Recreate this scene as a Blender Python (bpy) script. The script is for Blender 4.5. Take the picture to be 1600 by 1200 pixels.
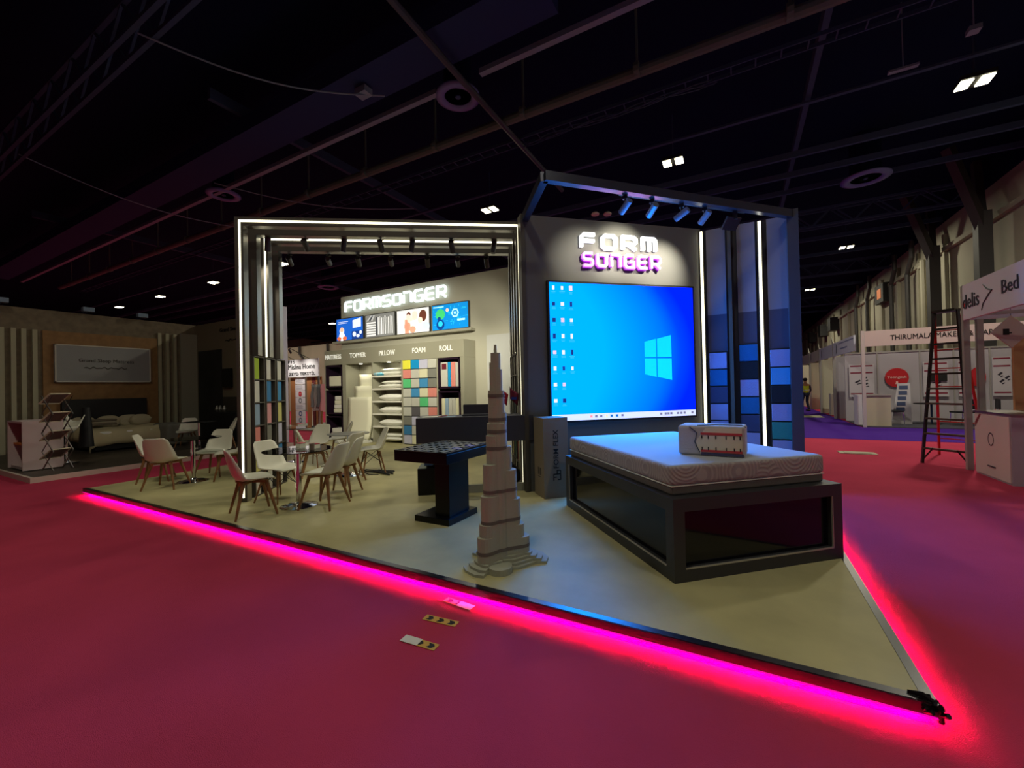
import bpy, math, random
from mathutils import Vector, Matrix
random.seed(7)
for o in list(bpy.data.objects): bpy.data.objects.remove(o)
SC = bpy.context.scene
COL = SC.collection
# ------------------------------------------------------------------ camera
cd = bpy.data.cameras.new('camera'); cam = bpy.data.objects.new('camera', cd); COL.objects.link(cam)
cd.sensor_fit = 'HORIZONTAL'; cd.sensor_width = 36; cd.lens = 649.86/1600*36; cd.clip_start = .05; cd.clip_end = 400
rt = Vector((.87709559, .47981715, -.02188201)); up = Vector((.0234471, .0027314, .99972135)); fw = Vector((-.47974322, .87736426, .00885462))
cam.matrix_world = Matrix(((rt.x, up.x, -fw.x, 0), (rt.y, up.y, -fw.y, 0), (rt.z, up.z, -fw.z, 1.6), (0, 0, 0, 1)))
SC.camera = cam
SC.view_settings.view_transform = 'Standard'; SC.view_settings.look = 'None'
SC.view_settings.exposure = 0; SC.view_settings.gamma = 1; SC.view_settings.use_curve_mapping = False
# ------------------------------------------------------------------ world
W = bpy.data.worlds.new('hall'); SC.world = W; W.use_nodes = True
bg = W.node_tree.nodes['Background']; bg.inputs[0].default_value = (.25, .32, 1, 1); bg.inputs[1].default_value = .004
HIGHBAY = 210.0      # power of a hall lamp
SPOT = 60.0          # power of a track spot
CANOPY = 170.0
PINK = 430.0
LED = 3.2
# ------------------------------------------------------------------ helpers
def S(r, g, b):
    f = lambda c: (c/255/12.92) if c/255 <= .04045 else ((c/255+.055)/1.055)**2.4
    return (f(r), f(g), f(b))
def N(nt, t, **k):
    n = nt.nodes.new(t)
    for a, v in k.items(): setattr(n, a, v)
    return n
MATS = {}
def mat(name, c, rough=.6, metal=0, em=None, es=0, noise=None, bump=None, spec=None):
    if name in MATS: return MATS[name]
    m = bpy.data.materials.new(name); m.use_nodes = True; nt = m.node_tree; p = nt.nodes['Principled BSDF']
    p.inputs['Base Color'].default_value = (*c, 1); p.inputs['Roughness'].default_value = rough; p.inputs['Metallic'].default_value = metal
    if spec is not None: p.inputs['Specular IOR Level'].default_value = spec
    if em is not None:
        p.inputs['Emission Color'].default_value = (*em, 1); p.inputs['Emission Strength'].default_value = es
    if noise or bump:
        tc = N(nt, 'ShaderNodeTexCoord'); 
    if noise:
        sc, amt = noise[0], noise[1]; c2 = noise[2] if len(noise) > 2 else tuple(x*(1-amt) for x in c)
        nz = N(nt, 'ShaderNodeTexNoise'); nz.inputs['Scale'].default_value = sc; nz.inputs['Detail'].default_value = 5
        nt.links.new(tc.outputs['Object'], nz.inputs['Vector'])
        rp = N(nt, 'ShaderNodeValToRGB'); rp.color_ramp.elements[0].position = .35; rp.color_ramp.elements[1].position = .65
        rp.color_ramp.elements[0].color = (*c2, 1); rp.color_ramp.elements[1].color = (*c, 1)
        nt.links.new(nz.outputs['Fac'], rp.inputs[0]); nt.links.new(rp.outputs[0], p.inputs['Base Color'])
    if bump:
        nz = N(nt, 'ShaderNodeTexNoise'); nz.inputs['Scale'].default_value = bump[0]; nz.inputs['Detail'].default_value = 3
        nt.links.new(tc.outputs['Object'], nz.inputs['Vector'])
        b = N(nt, 'ShaderNodeBump'); b.inputs['Strength'].default_value = bump[1]; b.inputs['Distance'].default_value = .01
        nt.links.new(nz.outputs['Fac'], b.inputs['Height']); nt.links.new(b.outputs[0], p.inputs['Normal'])
    MATS[name] = m; return m
def glass(name, c, rough=.02, alpha=.25):
    if name in MATS: return MATS[name]
    m = bpy.data.materials.new(name); m.use_nodes = True; nt = m.node_tree; nt.nodes.remove(nt.nodes['Principled BSDF'])
    o = nt.nodes['Material Output']; t = N(nt, 'ShaderNodeBsdfTransparent'); t.inputs[0].default_value = (*c, 1)
    g = N(nt, 'ShaderNodeBsdfGlossy'); g.inputs[1].default_value = rough; f = N(nt, 'ShaderNodeFresnel'); f.inputs[0].default_value = 1.5
    mx = N(nt, 'ShaderNodeMixShader'); nt.links.new(f.outputs[0], mx.inputs[0]); nt.links.new(t.outputs[0], mx.inputs[1]); nt.links.new(g.outputs[0], mx.inputs[2])
    nt.links.new(mx.outputs[0], o.inputs[0]); MATS[name] = m; return m
class MB:
    def __init__(s): s.v = []; s.f = []; s.m = []
    def add(s, vs, fs, mi=0):
        b = len(s.v); s.v += [Vector(v) for v in vs]; s.f += [tuple(b+i for i in f) for f in fs]; s.m += [mi]*len(fs); return s
    def box(s, x0, x1, y0, y1, z0, z1, mi=0):
        if x0 > x1: x0, x1 = x1, x0
        if y0 > y1: y0, y1 = y1, y0
        if z0 > z1: z0, z1 = z1, z0
        return s.add([(x0, y0, z0), (x1, y0, z0), (x1, y1, z0), (x0, y1, z0), (x0, y0, z1), (x1, y0, z1), (x1, y1, z1), (x0, y1, z1)],
                     [(0, 3, 2, 1), (4, 5, 6, 7), (0, 1, 5, 4), (1, 2, 6, 5), (2, 3, 7, 6), (3, 0, 4, 7)], mi)
    def prism(s, poly, z0, z1, mi=0):
        n = len(poly)
        a = sum(poly[i][0]*poly[(i+1) % n][1]-poly[(i+1) % n][0]*poly[i][1] for i in range(n))
        if a < 0: poly = poly[::-1]
        vs = [(x, y, z0) for x, y in poly]+[(x, y, z1) for x, y in poly]
        fs = [tuple(range(n-1, -1, -1)), tuple(range(n, 2*n))]+[(i, (i+1) % n, n+(i+1) % n, n+i) for i in range(n)]
        return s.add(vs, fs, mi)
    def tube(s, pts, r, n=8, mi=0, cap=True):
        pts = [Vector(p) for p in pts]; rs = r if isinstance(r, (list, tuple)) else [r]*len(pts)
        vs = []; ref = None
        for i, p in enumerate(pts):
            d = (pts[min(i+1, len(pts)-1)]-pts[max(i-1, 0)])
            d = d.normalized() if d.length > 1e-9 else Vector((0, 0, 1))
            if ref is None: ref = Vector((0, 0, 1)) if abs(d.z) < .9 else Vector((1, 0, 0))
            a = d.cross(ref).normalized(); b = d.cross(a).normalized(); ref = -b if False else ref
            if abs(d.dot(ref)) > .95: ref = a
            for k in range(n):
                t = 2*math.pi*k/n; vs.append(p+(a*math.cos(t)+b*math.sin(t))*rs[i])
        fs = [(i*n+k, i*n+(k+1) % n, (i+1)*n+(k+1) % n, (i+1)*n+k) for i in range(len(pts)-1) for k in range(n)]
        if cap: fs += [tuple(range(n-1, -1, -1)), tuple((len(pts)-1)*n+k for k in range(n))]
        return s.add(vs, fs, mi)
    def bar(s, p0, p1, w, h, mi=0):          # rectangular bar between two points
        p0, p1 = Vector(p0), Vector(p1); d = (p1-p0).normalized()
        ref = Vector((0, 0, 1)) if abs(d.z) < .9 else Vector((0, 1, 0))
        a = d.cross(ref).normalized()*w/2; b = a.cross(d).normalized()*h/2
        vs = [p0-a-b, p0+a-b, p0+a+b, p0-a+b, p1-a-b, p1+a-b, p1+a+b, p1-a+b]
        return s.add(vs, [(0, 1, 2, 3), (4, 7, 6, 5), (0, 4, 5, 1), (1, 5, 6, 2), (2, 6, 7, 3), (3, 7, 4, 0)], mi)
    def lathe(s, prof, c=(0, 0, 0), n=24, mi=0):
        vs = [(c[0]+r*math.cos(2*math.pi*k/n), c[1]+r*math.sin(2*math.pi*k/n), c[2]+z) for r, z in prof for k in range(n)]
        fs = [(i*n+k, i*n+(k+1) % n, (i+1)*n+(k+1) % n, (i+1)*n+k) for i in range(len(prof)-1) for k in range(n)]
        fs += [tuple(range(n-1, -1, -1)), tuple((len(prof)-1)*n+k for k in range(n))]
        return s.add(vs, fs, mi)
    def grid(s, fn, nu, nv, mi=0):
        vs = [fn(i/nu, j/nv) for j in range(nv+1) for i in range(nu+1)]
        return s.add(vs, [(j*(nu+1)+i, j*(nu+1)+i+1, (j+1)*(nu+1)+i+1, (j+1)*(nu+1)+i) for j in range(nv) for i in range(nu)], mi)
    def xf(s, M):
        s.v = [M @ v for v in s.v]; return s
    def join(s, o, M=None):
        b = len(s.v); s.v += [(M @ v if M else v.copy()) for v in o.v]; s.f += [tuple(b+i for i in f) for f in o.f]; s.m += o.m; return s
    def build(s, name, mats, parent=None, world=False, smooth=False, bevel=0, label=None, subsurf=0, solid=0, segs=2):
        me = bpy.data.meshes.new(name)
        vs = s.v
        if world and parent is not None:
            I = root_matrix(parent).inverted(); vs = [I @ v for v in vs]
        me.from_pydata([tuple(v) for v in vs], [], s.f)
        for m in (mats if isinstance(mats, (list, tuple)) else [mats]): me.materials.append(m)
        me.polygons.foreach_set('material_index', s.m)
        if smooth: me.polygons.foreach_set('use_smooth', [True]*len(me.polygons))
        me.update(); o = bpy.data.objects.new(name, me); COL.objects.link(o)
        if parent: o.parent = parent
        if solid: q = o.modifiers.new('solid', 'SOLIDIFY'); q.thickness = solid; q.offset = 0
        if bevel: q = o.modifiers.new('bevel', 'BEVEL'); q.width = bevel; q.segments = segs; q.limit_method = 'ANGLE'
        if subsurf: q = o.modifiers.new('sub', 'SUBSURF'); q.levels = subsurf; q.render_levels = subsurf
        if label: o['label'] = label
        return o
def root_matrix(o):
    while o.parent: o = o.parent
    return Matrix.LocRotScale(o.location, o.rotation_euler, None)
def thing(name, label, cat, loc=(0, 0, 0), rz=0, group=None):
    o = bpy.data.objects.new(name, None); COL.objects.link(o); o.location = loc; o.rotation_euler = (0, 0, math.radians(rz))
    o.empty_display_size = .1; return tag(o, label, cat, group)
def tag(o, label, cat, group=None):
    o['label'] = label; o['category'] = cat
    if group: o['group'] = group
    return o
def single(name, mb, mats, label, cat, loc=(0, 0, 0), rz=0, group=None, **k):   # a thing that is one mesh, local coordinates
    o = mb.build(name, mats, **k); o.location = loc; o.rotation_euler = (0, 0, math.radians(rz)); return tag(o, label, cat, group)
def wsingle(name, mb, mats, label, cat, group=None, **k):      # world coordinates in, origin moved to the base
    n = len(mb.v); c = sum(mb.v, Vector())/n; c.z = min(v.z for v in mb.v)
    mb.v = [v-c for v in mb.v]; return single(name, mb, mats, label, cat, loc=c, group=group, **k)
def struct(name, mb, mats, **k):
    o = mb.build(name, mats, **k); o['kind'] = 'structure'; return o
def copy_tree(o, parent=None):
    c = o.copy(); COL.objects.link(c)
    if parent: c.parent = parent
    for ch in list(o.children): copy_tree(ch, c)
    return c
def rep(o, loc, rz, label, first=False, rot=None):
    c = o if first else copy_tree(o)
    c.location = loc; c.rotation_euler = rot or (0, 0, math.radians(rz)); c['label'] = label; return c
def text(name, body, m, parent, org, xd, yd, w, h, depth=.01, label=None, bold=0):
    """lettering whose lower left is org, along xd, upright yd, fitted to w x h (local coordinates of parent)"""
    cu = bpy.data.curves.new('t', 'FONT'); cu.body = body; cu.extrude = .5; cu.resolution_u = 2; cu.offset = bold
    t = bpy.data.objects.new('t', cu); COL.objects.link(t)
    me = bpy.data.meshes.new_from_object(t.evaluated_get(bpy.context.evaluated_depsgraph_get())); bpy.data.objects.remove(t)
    xs = [v.co.x for v in me.vertices]; ys = [v.co.y for v in me.vertices]; zs = [v.co.z for v in me.vertices]
    xd, yd = Vector(xd), Vector(yd); zd = xd.cross(yd); org = Vector(org)
    for v in me.vertices:
        c = v.co; v.co = org+xd*((c.x-min(xs))/(max(xs)-min(xs))*w)+yd*((c.y-min(ys))/(max(ys)-min(ys))*h)+zd*((c.z-min(zs))/(max(zs)-min(zs))*depth)
    me.name = name; me.materials.clear(); me.materials.append(m); o = bpy.data.objects.new(name, me); COL.objects.link(o)
    if parent: o.parent = parent
    if label: o['label'] = label
    return o
GL = {
 'F': [[(0, 0), (0, .82), (.18, 1), (1, 1)], [(0, .5), (.95, .5)]],
 'O': [[(.18, 0), (0, .18), (0, .82), (.18, 1), (.82, 1), (1, .82), (1, .18), (.82, 0), (.18, 0)]],
 'R': [[(0, 0), (0, 1), (.82, 1), (1, .84), (1, .58), (.82, .42), (0, .42)], [(.45, .42), (1, 0)]],
 'M': [[(0, 0), (0, 1), (.84, 1), (1, .84), (1, 0)], [(.52, .8), (.52, 0)]],
 'S': [[(1, 1), (.16, 1), (0, .86), (0, .64), (.16, .5), (.84, .5), (1, .36), (1, .14), (.84, 0), (0, 0)]],
 'U': [[(0, 1), (0, .16), (.18, 0), (.82, 0), (1, .16), (1, 1)], [(.34, .82), (.34, 1.02)], [(.64, .82), (.64, 1.02)]],
 'N': [[(0, 1), (.82, 1), (1, .84), (1, 0)], [(0, .8), (0, 0)]],
 'G': [[(1, 1), (.18, 1), (0, .84), (0, .16), (.18, 0), (1, 0), (1, .48), (.5, .48)]],
 'E': [[(1, 1), (.18, 1), (0, .84), (0, .16), (.18, 0), (1, 0)], [(0, .5), (.95, .5)]]}
def ribbon(mb, pts, t, d, mi=0):
    """flat stroke of width t in the x-z plane, from y=0 to y=-d"""
    P = [Vector((x, z)) for x, z in pts]; closed = (P[0]-P[-1]).length < 1e-6
    if closed: P = P[:-1]
    n = len(P); L, Rr = [], []
    for i in range(n):
        a = P[i]-P[i-1] if (i > 0 or closed) else P[1]-P[0]
        b = P[(i+1) % n]-P[i] if (i < n-1 or closed) else a
        a = a.normalized(); b = b.normalized(); na = Vector((-a.y, a.x)); nb = Vector((-b.y, b.x)); m = (na+nb)
        m = m/max(m.length_squared/2, .6) if m.length > .01 else na
        L.append(P[i]+m*t/2); Rr.append(P[i]-m*t/2)
    k = n if closed else n-1
    vs = [(p.x, y, p.y) for y in (0, -d) for s_ in (L, Rr) for p in s_]
    fs = []
    for i in range(k):
        j = (i+1) % n
        l0, l1, r0, r1 = i, j, n+i, n+j; fs += [(l0, l1, r1, r0), (2*n+l0, 2*n+r0, 2*n+r1, 2*n+l1), (l0, 2*n+l0, 2*n+l1, l1), (r0, r1, 2*n+r1, 2*n+r0)]
    if not closed: fs += [(0, n, 3*n, 2*n), (n-1, 3*n-1, 4*n-1, 2*n-1)]
    mb.add(vs, fs, mi)
def logo(word, parent, m, x0, z0, x1, z1, y, t, d, back=None, gap=.28):
    n = len(word); cw = (x1-x0)/(n+gap*(n-1)); h = z1-z0
    for i, ch in enumerate(word):
        xa = x0+i*cw*(1+gap); mb = MB(); b2 = MB()
        for st in GL[ch]:
            pts = [(xa+t/2+px*(cw-t), z0+t/2+pz*(h-t)) for px, pz in st]
            ribbon(mb, pts, t, d); ribbon(b2, [(p+t*.06, q-t*.12) for p, q in pts], t*1.25, d*.5)
        mb.xf(Matrix.Translation((0, y-(d*.4 if back else 0), 0)))
        o = mb.build('letter', m, parent)
        if back: b2.xf(Matrix.Translation((0, y, 0))); b2.build('letter_return', back, o)
def area_light(name, loc, size, power, color, rot=(0, 0, 0), parent=None, sy=None, spread=math.pi):
    l = bpy.data.lights.new(name, 'AREA'); l.energy = power; l.color = color; l.size = size; l.spread = spread
    if sy: l.shape = 'RECTANGLE'; l.size_y = sy
    o = bpy.data.objects.new(name, l); COL.objects.link(o); o.location = loc; o.rotation_euler = rot
    if parent: o.parent = parent
    return o
def spot_light(name, loc, target, power, color, angle=40, blend=.8, size=.03):
    l = bpy.data.lights.new(name, 'SPOT'); l.energy = power; l.color = color; l.spot_size = math.radians(angle); l.spot_blend = blend; l.shadow_soft_size = size
    o = bpy.data.objects.new(name, l); COL.objects.link(o); o.location = loc
    o.rotation_euler = (Vector(target)-Vector(loc)).to_track_quat('-Z', 'Y').to_euler(); return o
# ------------------------------------------------------------------ materials
WARM = (1, .93, .72)
M_carpet = mat('red_carpet', S(194, 62, 92), .95, noise=(1.2, .12), bump=(220, .5), spec=.1)
M_purple = mat('purple_carpet', S(78, 40, 150), .95, noise=(2, .1), bump=(220, .5), spec=.1)
M_deck = mat('deck_vinyl', S(198, 190, 142), .5, noise=(2.2, .18), bump=(40, .05), spec=.3)
M_chrome = mat('chrome', (.75, .75, .78), .12, 1)
M_alu = mat('brushed_aluminium', (.42, .41, .39), .34, 1)
M_dark = mat('dark_taupe', S(78, 74, 68), .5)
M_trimm = mat('dark_edge_metal', (.12, .12, .13), .3, 1)
M_led = mat('warm_led_strip', (1, 1, .9), .4, em=(1, .95, .66), es=LED)
M_black = mat('black_laminate', S(7, 8, 12), .3, spec=.3)
M_blackm = mat('black_matt', S(20, 20, 24), .6)
M_white = mat('white_plastic', S(222, 220, 206), .4)
M_wood = mat('beech_wood', S(150, 104, 64), .5, noise=(14, .3))
M_grey = mat('grey_paint', S(150, 150, 142), .6)
M_ceil = mat('dark_ceiling', S(14, 24, 56), .95, spec=.1)
M_steel = mat('dull_steel', S(60, 78, 112), .8, spec=.2)
M_hwall = mat('hall_wall_panel', S(178, 174, 155), .8, noise=(.6, .15))
# ------------------------------------------------------------------ hall shell
struct('floor', MB().box(-64, 9, -14, 80, -.1, 0), M_carpet)
mb = MB().box(-6, 9, 14.3, 18, 0, .006).box(-6, 3.6, 18, 78, 0, .006); struct('floor_purple_carpet', mb, M_purple)
struct('ceiling', MB().box(-64, 10, -14, 80, 10.6, 10.8), M_ceil)
mb = MB().box(9, 9.3, -14, 80, 0, 9.25)
for k in range(22):
    y = 4+k*3.4; mb.box(8.86, 9, y, y+.22, 0, 8.6)
mb.box(8.8, 9, -14, 80, 7.75, 7.95)
struct('wall_right', mb, M_hwall)
struct('trim_right', MB().box(9, 9.3, -14, 80, 9.25, 10.6), M_ceil)
struct('wall_back', MB().box(-64, 9.3, 80, 80.3, 0, 10.6), M_hwall)
struct('wall_left', MB().box(-64.3, -64, -14, 80, 0, 10.6), M_hwall)
# beams, ducts and pipes that run across the hall
M_duct = mat('galvanised_duct', S(38, 52, 98), .8, spec=.2)
M_rail = mat('pale_rail', S(124, 144, 170), .7)
M_pipe = mat('lagged_pipe', S(92, 112, 108), .8)
def truss(y, z, x0, x1, h, w, label):
    t = thing('roof_truss', label, 'truss', ((x0+x1)/2, y, z)); mb = MB()
    for dy in (-w/2, w/2):
        for dz in (0, h): mb.bar((x0, y+dy, z+dz), (x1, y+dy, z+dz), .09, .09)
    mb.build('chord', M_steel, t, world=True); mb = MB(); x = x0; k = 0
    while x < x1-h:
        for dy in (-w/2, w/2): mb.bar((x, y+dy, z+(0 if k % 2 else h)), (x+h, y+dy, z+(h if k % 2 else 0)), .05, .05)
        x += h; k += 1
    mb.build('lattice', M_steel, t, world=True)
truss(3.85, 9.0, -60, 8.9, .7, .32, 'near steel roof truss crossing the upper left corner')
truss(24.6, 9.0, -60, 8.9, .8, .4, 'steel roof truss beyond the second ring diffuser')
truss(36, 9.0, -60, 8.9, .8, .4, 'steel roof truss in the far hall')
truss(50, 9.0, -60, 8.9, .8, .4, 'farthest steel roof truss in the hall')
wsingle('air_duct', MB().box(-40, -3, 6.75, 7.75, 9.05, 9.5), M_duct, 'wide flat grey air duct under the dark ceiling', 'duct')
wsingle('cable_rail', MB().box(-40, -6.5, 8.22, 8.36, 9.0, 9.12).box(-5.2, 8, 8.22, 8.36, 9.0, 9.12), M_rail, 'pale straight rail running beside the ring diffuser', 'rail')
mb = MB().tube([(-40, 10.0, 9.0), (8.9, 10.1, 9.0)], .13, 10)
for x in range(-38, 8, 3): mb.tube([(x, 10, 9), (x+.12, 10, 9)], .17, 10).box(x+.04, x+.09, 9.98, 10.03, 9, 10.59)
wsingle('lagged_pipe', mb, M_pipe, 'thick olive lagged pipe with hanger brackets', 'pipe')
t = thing('cable_tray', 'ladder cable tray with loose cables below the ceiling', 'cable tray', (-12, 11.1, 9)); mb = MB()
for dy in (-.16, .16): mb.bar((-40, 11.12+dy, 9), (8.9, 11.12+dy, 9), .03, .09)
for k in range(98): mb.bar((-40+k*.5, 10.96, 8.98), (-40+k*.5, 11.28, 8.98), .03, .02)
mb.build('tray', M_steel, t, world=True); mb = MB()
for q in range(3):
    pts = [(-5.6+q*.05+k*.4, 11.12+.05*math.sin(k+q), 8.95-.14*abs(math.sin(k*.5+q))) for k in range(14)]; mb.tube(pts, .014, 5)
mb.build('cable', M_steel, t, world=True)
for y, z, lb in ((14.4, 9.5, 'thin roof rod nearest beyond the cable tray'), (16.8, 9.2, 'roof beam above the first lamp row'), (18.6, 9.3, 'roof beam before the second ring diffuser'), (21, 9.6, 'roof beam behind the second ring diffuser'), (28, 9.4, 'roof beam beside the second lamp row'), (32, 9.5, 'roof beam past the second lamp row'), (43, 9.5, 'roof beam at the third lamp row'), (58, 9.5, 'farthest plain roof beam')):
    mb = MB().bar((-60, y, z), (8.9, y, z), .12, .2 if y > 15 else .06); wsingle('roof_beam', mb, M_steel, lb, 'beam', 'cross beams under the roof')
# beams along the hall
mb = MB().tube([(-5.45, 2, 8.9), (-5.55, 8, 8.85), (-5.62, 14.5, 8.9)], .075, 8)
wsingle('hanging_pipe', mb, mat('dark_pipe', S(58, 62, 80), .6), 'dark pipe running lengthwise past the ring diffuser', 'pipe')
for x, lb in ((-12.5, 'lengthwise roof beam left of the arch'), (-27.4, 'lengthwise roof beam far left'), (1.9, 'lengthwise roof beam above the bed plinth')):
    wsingle('roof_beam', MB().bar((x, 6, 9.8), (x, 60, 9.8), .14, .3), M_steel, lb, 'beam')
for k, (a, b, lb) in enumerate((((-10.6, 3.8, 9), (-7.6, 7.6, 8.95), 'drooping thin cable from the near truss to the duct'), ((-19, 3.9, 9), (-19.2, 10.2, 8.9), 'long sagging cable at the dark upper left'), ((-16.2, 7.9, 9.1), (-11.5, 13, 9.0), 'slack cable between duct and cable tray'))):
    a, b = Vector(a), Vector(b); pts = [a.lerp(b, i/12)-Vector((0, 0, .35*math.sin(math.pi*i/12))) for i in range(13)]
    wsingle('hanging_cable', MB().tube(pts, .018, 6), M_rail, lb, 'cable')
wsingle('junction_box', MB().box(-8.1, -7.75, 7.1, 7.35, 8.85, 9.0), M_rail, 'small pale junction box under the wide duct', 'box')
def ring(x, y, z, R_, lb):
    t = thing('ring_diffuser', lb, 'air diffuser', (x, y, z), 0, 'round ceiling air diffusers')
    MB().lathe([(R_*.6, .02), (R_*.62, -.02), (R_*.8, -.05), (R_, .0), (R_*.98, .05), (R_*.62, .12), (R_*.6, .02)], n=40).build('outer_ring', mat('diffuser_ring', S(116, 124, 190), .5, .1), t, smooth=True)
    mb = MB()
    for k in range(8):
        a = k*math.pi/4; mb.bar((.05*math.cos(a), .05*math.sin(a), .03), (R_*.62*math.cos(a), R_*.62*math.sin(a), .03), .09, .012)
    mb.lathe([(.07, -.01), (.07, .1)], n=16); mb.build('vane', M_steel, t)
    MB().lathe([(R_*.62, .06), (R_*.62, 10.59-z)], n=30).build('duct_neck', M_ceil, t)
ring(-6.1, 8.63, 9.0, .56, 'large round ring air diffuser above the arch')
ring(-16.7, 8.46, 9.0, .56, 'dim round ring air diffuser at upper left')
ring(4.25, 19.7, 9.0, .75, 'round ring air diffuser over the right aisle')
ring(-25.5, 19.7, 9.0, .7, 'far round ring air diffuser seen through the arch')
# hall lamps
M_lamp = mat('lamp_panel', (1, 1, .85), .4, em=(1, .93, .62), es=9)
lampdef = None
def lamp(x, y, power, lb, rz=0):
    t = thing('high_bay_lamp', lb, 'ceiling lamp', (x, y, 9.0), rz, 'hall high bay lamps')
    MB().box(-.32, .32, -.26, .26, .02, .12).build('housing', M_blackm, t)
    for sx in (-1, 1): MB().box(sx*.19-.12, sx*.19+.12, -.2, .2, -.01, .02).build('diffuser', M_lamp, t)
    MB().box(-.015, .015, -.015, .015, .12, 1.6).build('hanger', M_steel, t)
    if power: area_light('lamp_light', (x, y, 8.96), .5, power, (1, .93, .70))
for x, y, lb in ((5.35, 14.75, 'brightest hall lamp pair at the upper right'), (-1.77, 14.79, 'lit hall lamp pair above the canopy corner'), (-8.93, 14.75, 'lit hall lamp pair above the arch beam'),
                 (-22.96, 14.7, 'lit hall lamp seen just inside the arch'), (-30.5, 14.75, 'lit hall lamp pair left of the arch'), (-38, 14.75, 'lit hall lamp second left of the arch'), (-45.1, 14.7, 'farthest lit hall lamp over the bedroom stand')):
    lamp(x, y, HIGHBAY*(1.8 if x > 5 else 1.4 if x < -20 else 1), lb)
for x, y, lb in ((5.4, 29.3, 'lit hall lamp pair over the right aisle'), (-38.8, 30.4, 'small distant hall lamp seen inside the arch'), (5.2, 41.2, 'lit hall lamp far down the right aisle'), (5.2, 55, 'farthest hall lamp over the right aisle')):
    lamp(x, y, HIGHBAY*1.3, lb)
for x, lb in ((-8.9, 'added hall lamp behind the viewer, left'), (-1.8, 'added hall lamp behind the viewer, middle'), (5.3, 'added hall lamp behind the viewer, right')):
    lamp(x, 0.2, HIGHBAY*.5, lb)  # unseen lamps added to brighten the right booth fascia, spaced like the visible row
def atbox(x, y, z, sx, sy, sz, m, lb, name='ceiling_box', cat='box'):
    wsingle(name, MB().box(x-sx/2, x+sx/2, y-sy/2, y+sy/2, z-sz/2, z+sz/2).box(x-.01, x+.01, y-.01, y+.01, z, 10.6), m, lb, cat)
atbox(3.6, 13.2, 9.0, .55, .12, .05, M_rail, 'pale flat strip fixture near the upper right lamps', 'strip_fixture', 'fixture')
atbox(4.55, 12.5, 9.0, .2, .2, .1, M_rail, 'small square pale ceiling fixture at upper right', 'ceiling_sensor', 'sensor')
t = thing('ceiling_speaker', 'two small round white discs hanging over the sign wall', 'speaker', (-5.2, 17.2, 8.9))
for dx in (0, .45): MB().lathe([(.16, 0), (.17, .05), (.1, .12)], (dx, dx*.6, -.05), 18).build('disc', M_white, t)
# right wall fittings
M_dpipe = mat('dark_drain_pipe', S(62, 60, 62), .6)
for y, lb in ((31.9, 'dark bent drainpipe fourth along the hall wall'), (34.8, 'dark bent drainpipe third along the hall wall'), (40.5, 'dark bent drainpipe second along the hall wall'), (43.9, 'first dark bent drainpipe on the hall wall, farthest')):
    wsingle('drain_pipe', MB().tube([(8.6, y-.8, 9.3), (8.6, y-.8, 8.4), (8.6, y, 7.6), (8.6, y, 0)], .12, 8), M_dpipe, lb, 'pipe', 'drainpipes on the hall wall')
for y, lb in ((27.6, 'dark steel column with branching top behind the ladder'), (22.9, 'dark steel column above the booth fascia')):
    mb = MB().box(8.2, 8.6, y-.22, y+.22, 0, 8).bar((8.4, y, 7.4), (7.2, y-.9, 10.4), .3, .3).bar((8.4, y, 7.4), (8.7, y+1.2, 10.4), .25, .25)
    wsingle('steel_column', mb, M_dpipe, lb, 'column')
wsingle('wall_vent_pipe', MB().tube([(8.7, 29.9, 7.9), (8.7, 29.9, 0)], .13, 8).tube([(8.7, 30.4, 7.6), (8.7, 29.9, 7.6)], .1, 8), M_hwall, 'pale vertical pipe beside the steel column', 'pipe')
t = thing('wall_display', 'square dark wall display with small orange screen', 'display', (8.8, 37.2, 7.1))
MB().box(8.55, 8.9, 36.3, 38.2, 6.85, 8.1).build('casing', M_blackm, t, world=True)
MB().box(8.53, 8.55, 36.8, 37.6, 7.15, 7.8).build('screen', mat('orange_screen', S(200, 110, 40), .5, em=S(225, 120, 60), es=.55), t, world=True)
for y, lb in ((53.2, 'dark loudspeaker box nearest on the far hall wall'), (59.2, 'middle dark loudspeaker box on the far hall wall'), (67.4, 'farthest dark loudspeaker box on the hall wall')):
    wsingle('wall_speaker', MB().prism([(8.2, y-.7), (8.9, y-.9), (8.9, y+.9), (8.2, y+.7)], 6.7, 8), M_blackm, lb, 'speaker', 'loudspeaker boxes on the hall wall')
# ------------------------------------------------------------------ stand platform
pl = thing('stand_platform', 'raised beige stand floor with chrome edge and pink glow strip', 'platform', (-4, 5, 0))
poly = [(-9.45, 2.66), (.72, 2.66), (.72, 9.4), (-11.9, 9.4), (-11.9, 8.0), (-10.4, 8.0), (-9.6, 5.6)]
MB().prism(poly, .075, .1).build('deck', M_deck, pl, world=True)
inn = [(-9.35, 2.76), (.62, 2.76), (.62, 9.3), (-11.8, 9.3), (-11.8, 8.1), (-10.3, 8.1), (-9.5, 5.6)]
MB().prism(inn, .0, .06).build('substructure', M_blackm, pl, world=True)
mb = MB().box(-9.5, .77, 2.61, 2.66, .085, .103).box(.72, .77, 2.66, 9.4, .085, .103).box(-9.5, .77, 2.605, 2.612, .045, .1).box(.765, .772, 2.61, 9.4, .045, .1)
mb.build('edge_trim', M_trimm, pl, world=True)
M_pink = mat('pink_led_strip', (1, 0, .3), .4, em=(1, .0, .22), es=PINK)
MB().box(-9.4, .715, 2.652, 2.660, .043, .050).box(.714, .722, 2.66, 9.35, .043, .050).build('led_strip', M_pink, pl, world=True)
MB().box(-9.5, .77, 2.604, 2.612, .036, .045).box(.765, .773, 2.605, 9.4, .036, .045).build('glow_lip', mat('pink_diffuser', S(200, 60, 150), .5, em=(.75, 0, .42), es=.9), pl, world=True)
mb = MB()
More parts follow.
